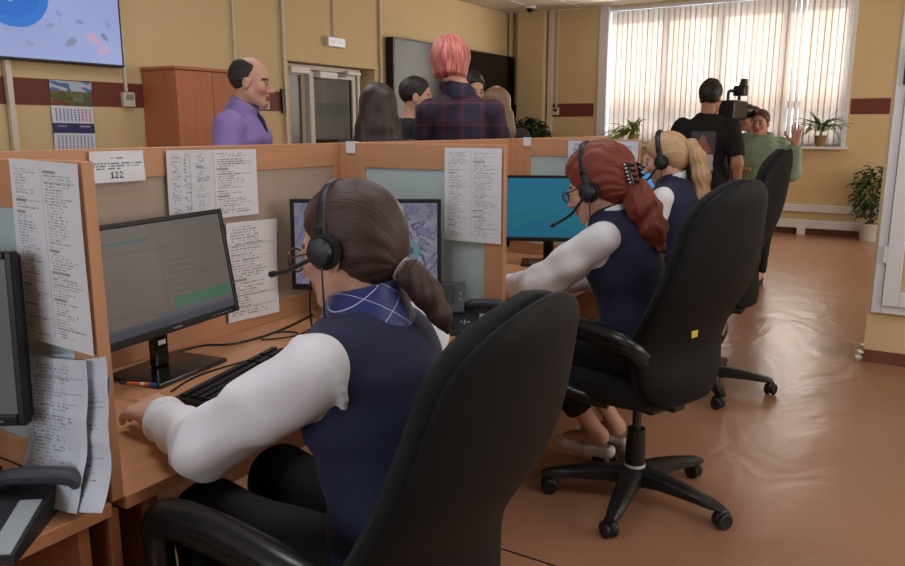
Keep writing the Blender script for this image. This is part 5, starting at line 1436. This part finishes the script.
D_.cloth('collar', d_col, [D_.sp[-1][:3], D_.hc], .12, .008, M_plaid)
M_hair_pk = hair_mat('hair_pink', (120, 44, 46), (255, 160, 148), .5, k=14)
def d_hair(q):
    d = ell(q, (0, -.020, .030), (.098, .116, .106))
    d = smin(d, etube(q, [(0, -.03, .02, .094, .104), (0, -.035, -.06, .088, .095)], (1, 0, 0), .03), .03)
    d = smax(d, smin((q-V3(0, .08, .065)) @ unit((0, .80, -.55)).astype(f32), q[:, 1]-.04, .02), .01)
    d = smax(d, (-.085+.35*np.maximum(0, -q[:, 1]-.05)) - q[:, 2], .012)
    return d+.003*np.sin(np.arctan2(q[:, 0], -q[:, 1]+.02)*17+1.5*np.sin(q[:, 2]*20))
hd = D_.hair('hair', d_hair, .16, .007, M_hair_pk, strand='z')
D_.hair('undercut', lambda q: smax(ell(q, (0, -.012, .0), (.080, .104, .10)), smax(q[:, 1]-.0, q[:, 2]-.05, .01), .01), .14, .009, M_hair_bk)
D_.trousers(M_black, .02); D_.shoes(M_shoe_b)

# man hidden behind the pink haired person
E_ = stand_person('dark haired man mostly hidden behind the pink haired person', (-2.86, 4.95), (.35, -.94), 1.80, fem=False, skin=(200, 154, 132), head=(14, 40, 0))
E_.body(.02, .008); E_.cloth('t_shirt', top_f(E_, .014, .6, None, .004, 35, .88, .078), top_pts(E_), .14, .015, M_tee)
short_hair(E_, M_hair_bk, .008, (.084, .106, .096)); E_.trousers(M_black, .022); E_.shoes(M_shoe_b)
# girl with light brown hair behind the pink haired person's right shoulder
F_ = stand_person('girl with long light brown hair half hidden by the plaid shirt', (-2.36, 4.38), (-.42, .91), 1.665, fem=True, skin=(214, 172, 148), arms={1: ((.21, -.03, 1.10), (.25, .10, .90))})
F_.body(.018, .008); F_.cloth('top', top_f(F_, .012, .18, None, .003, 40, .80, .09), top_pts(F_), .14, .014, mat('top_dark', (44, 38, 42), rough=.8))
F_.hair('hair', lambda q: b_hair(q*V3(1.0, 1, 1.15)), .16, .009, M_hair_lb, [(0, -.08, -.47)], strand='z')
F_.trousers(M_black, .02); F_.shoes(M_shoe_b)

# cameraman
G_ = stand_person('young cameraman in black t-shirt with back print, standing before the window', (-1.55, 6.50), (-.05, 1.0), 1.765, fem=False, skin=(196, 146, 122), hx=.01, head=(0, -12, 0), arms={0: ((-.29, .10, 1.16), (-.16, .33, 1.20)), 1: ((.255, -.05, 1.08), (.245, .06, .85))})
G_.hands = {1: dict(D=(0, .2, -1), N=(-1, 0, 0), S=(0, 1, .2), h=.009)}
G_.body(.018, .008)
def g_print(V):
    c = np.tile(np.array((26., 26, 29)), (len(V), 1)); bk = V[:, 1] < -.04; x, z = V[:, 0], V[:, 2]
    c[bk & (np.abs(x) < .095) & (z > 1.20) & (z < 1.375)] = (92, 88, 94)
    c[bk & (z > 1.20) & (z < 1.36) & (np.abs(x) < (1.36-z)*.48)] = (176, 122, 118)
    c[bk & (np.abs(x) < .085) & (z > 1.06) & (z < 1.19)] = (206, 206, 212)
    return c
G_.cloth('t_shirt', top_f(G_, .018, .8, [.068, .066, .055], .006, 32, .86, .078, seed=5), top_pts(G_), .15, .010, mat('tee_cameraman', (255, 255, 255), rough=.8, var=.04, attr='Col'), colf=g_print)
short_hair(G_, M_hair_bk, .007, (.088, .108, .108), (0, -.010, .046), fluff=.005); G_.trousers(M_black, .02); G_.shoes(M_shoe_b)

# woman in a green hoodie, one hand raised
H_ = stand_person('woman in pale green hoodie facing the room with one hand raised', (-1.30, 7.40), (.12, -.99), 1.555, fem=True, wf=1.28, skin=(206, 158, 138), head=(0, -12, 0), brow=(80, 58, 46), arms={1: ((.30, .10, 1.06), (.16, .27, 1.12)), 0: ((-.33, .06, 1.10), (-.335, .17, 1.39))})
H_.hands = {0: dict(D=(.0, .05, 1), N=(0, 1, 0), S=(1, 0, .0), curl=(.06, .08, .06), thumb_out=.02, h=.008, k=1.05), 1: dict(D=(-.6, .6, .3), N=(0, 0, -1), S=(-1, -1, 0), h=.01)}
H_.body(.018, .0065)
M_green = mat('hoodie_green', (146, 172, 150), rough=.85, var=.05, scale=12)
H_.cloth('hoodie', top_f(H_, .022, 1.93, [.078, .072, .055], .007, 26, .80, .085, seed=8), top_pts(H_), .16, .012, M_green)
def hood(P):
    c = np.array(H_.sp[-1][:3])+np.array((0, -.02, .005)); q = P-c.astype(f32); r_ = np.sqrt(q[:, 0]**2+(q[:, 1]*1.05)**2)
    return np.sqrt((r_-.098)**2+((q[:, 2]-(.0-.25*np.maximum(0, q[:, 1])+.15*np.maximum(0, -q[:, 1])))*.75)**2)-.030+.003*wr(P, 50, 3)
H_.cloth('hood', hood, [H_.sp[-1][:3]], .17, .009, M_green)
H_.hair('hair', lambda q: smin(cap(q, (.083, .106, .094), low=-.07), sph(q, (0, -.11, .03), .035), .03), .15, .008, M_hair_rb)
H_.trousers(M_black, .02); H_.shoes(M_shoe_b)
# person behind the green hoodie
J_ = stand_person('person with reddish brown hair partly hidden behind the green hoodie woman', (-1.47, 7.98), (-.75, -.55), 1.60, fem=True, skin=(200, 150, 132), arms={0: ((-.20, .14, 1.16), (-.10, .36, 1.22))})
J_.hands = {0: dict(D=(.2, 1, .1), N=(0, 0, -1), S=(1, 0, 0), h=.01)}
J_.body(.02, .008); J_.cloth('top', top_f(J_, .014, 1.3, None, .004, 35, .80, .08), top_pts(J_), .14, .015, mat('top_dark', (44, 38, 42), rough=.8))
J_.hair('hair', lambda q: cap(q, (.087, .108, .096), low=-.09), .15, .009, M_hair_rb); J_.trousers(M_black, .022); J_.shoes(M_shoe_b)

# ------------------------------------------------------------------ video camera on tripod
vc = thing('video_camera', 'black television camera with lit lamp on a tripod beside the cameraman', 'video camera', (-1.46, 7.0, 0), R(-8))
MB().box((-.07, -.17, 1.47), (.07, .17, 1.63), .015).build('body', M_dark, vc)
m = MB(); M3 = np.stack([np.array((1, 0, 0)), np.array((0, 0, 1)), np.array((0, 1., 0))], 1)
m.lathe([(0, 0), (.045, 0), (.048, .10), (.062, .12), (.066, .20), (.05, .20), (.045, .17), (0, .17)], (0, .17, 1.55), 18, M3); m.build('lens', M_bez, vc, True)
m = MB(); m.tube(spline([(0, .13, 1.63), (0, .12, 1.70), (0, 0, 1.71), (0, -.12, 1.70), (0, -.13, 1.63)], 5), .014, 8); m.build('handle', M_dark, vc, True)
MB().box((-.02, .02, 1.67), (.08, .12, 1.76), .012).build('viewfinder', M_dark, vc)
m = MB(); m.box((.05, -.02, 1.74), (.10, .04, 1.81), .01); m.build('microphone_mount', M_dark, vc)
MB().box((-.055, .05, 1.735), (.025, .09, 1.785), .008).build('lamp_housing', M_dark, vc)
MB().box((-.048, .046, 1.74), (.018, .050, 1.78)).build('lamp_face', mat('lamp_lit', (250, 248, 240), emit=(255, 252, 245), estr=6), vc)
MB().box((-.05, -.10, 1.44), (.05, .12, 1.47), .006).build('tripod_head', M_chrome, vc)
m = MB(); m.cyl((.03, -.08, 1.44), (.14, -.42, 1.30), .010, n=8); m.build('pan_bar', M_dark, vc, True)
MB().cyl((0, 0, .75), (0, 0, 1.44), .022, n=12).build('column', M_dark, vc, True)
for k in range(3):
    a = R(90+k*120); m = MB(); m.tube([(0, 0, 1.30), (math.cos(a)*.24, math.sin(a)*.24, .65), (math.cos(a)*.42, math.sin(a)*.42, .012)], [.018, .016, .012], 8); m.build('leg', M_dark, vc, True)
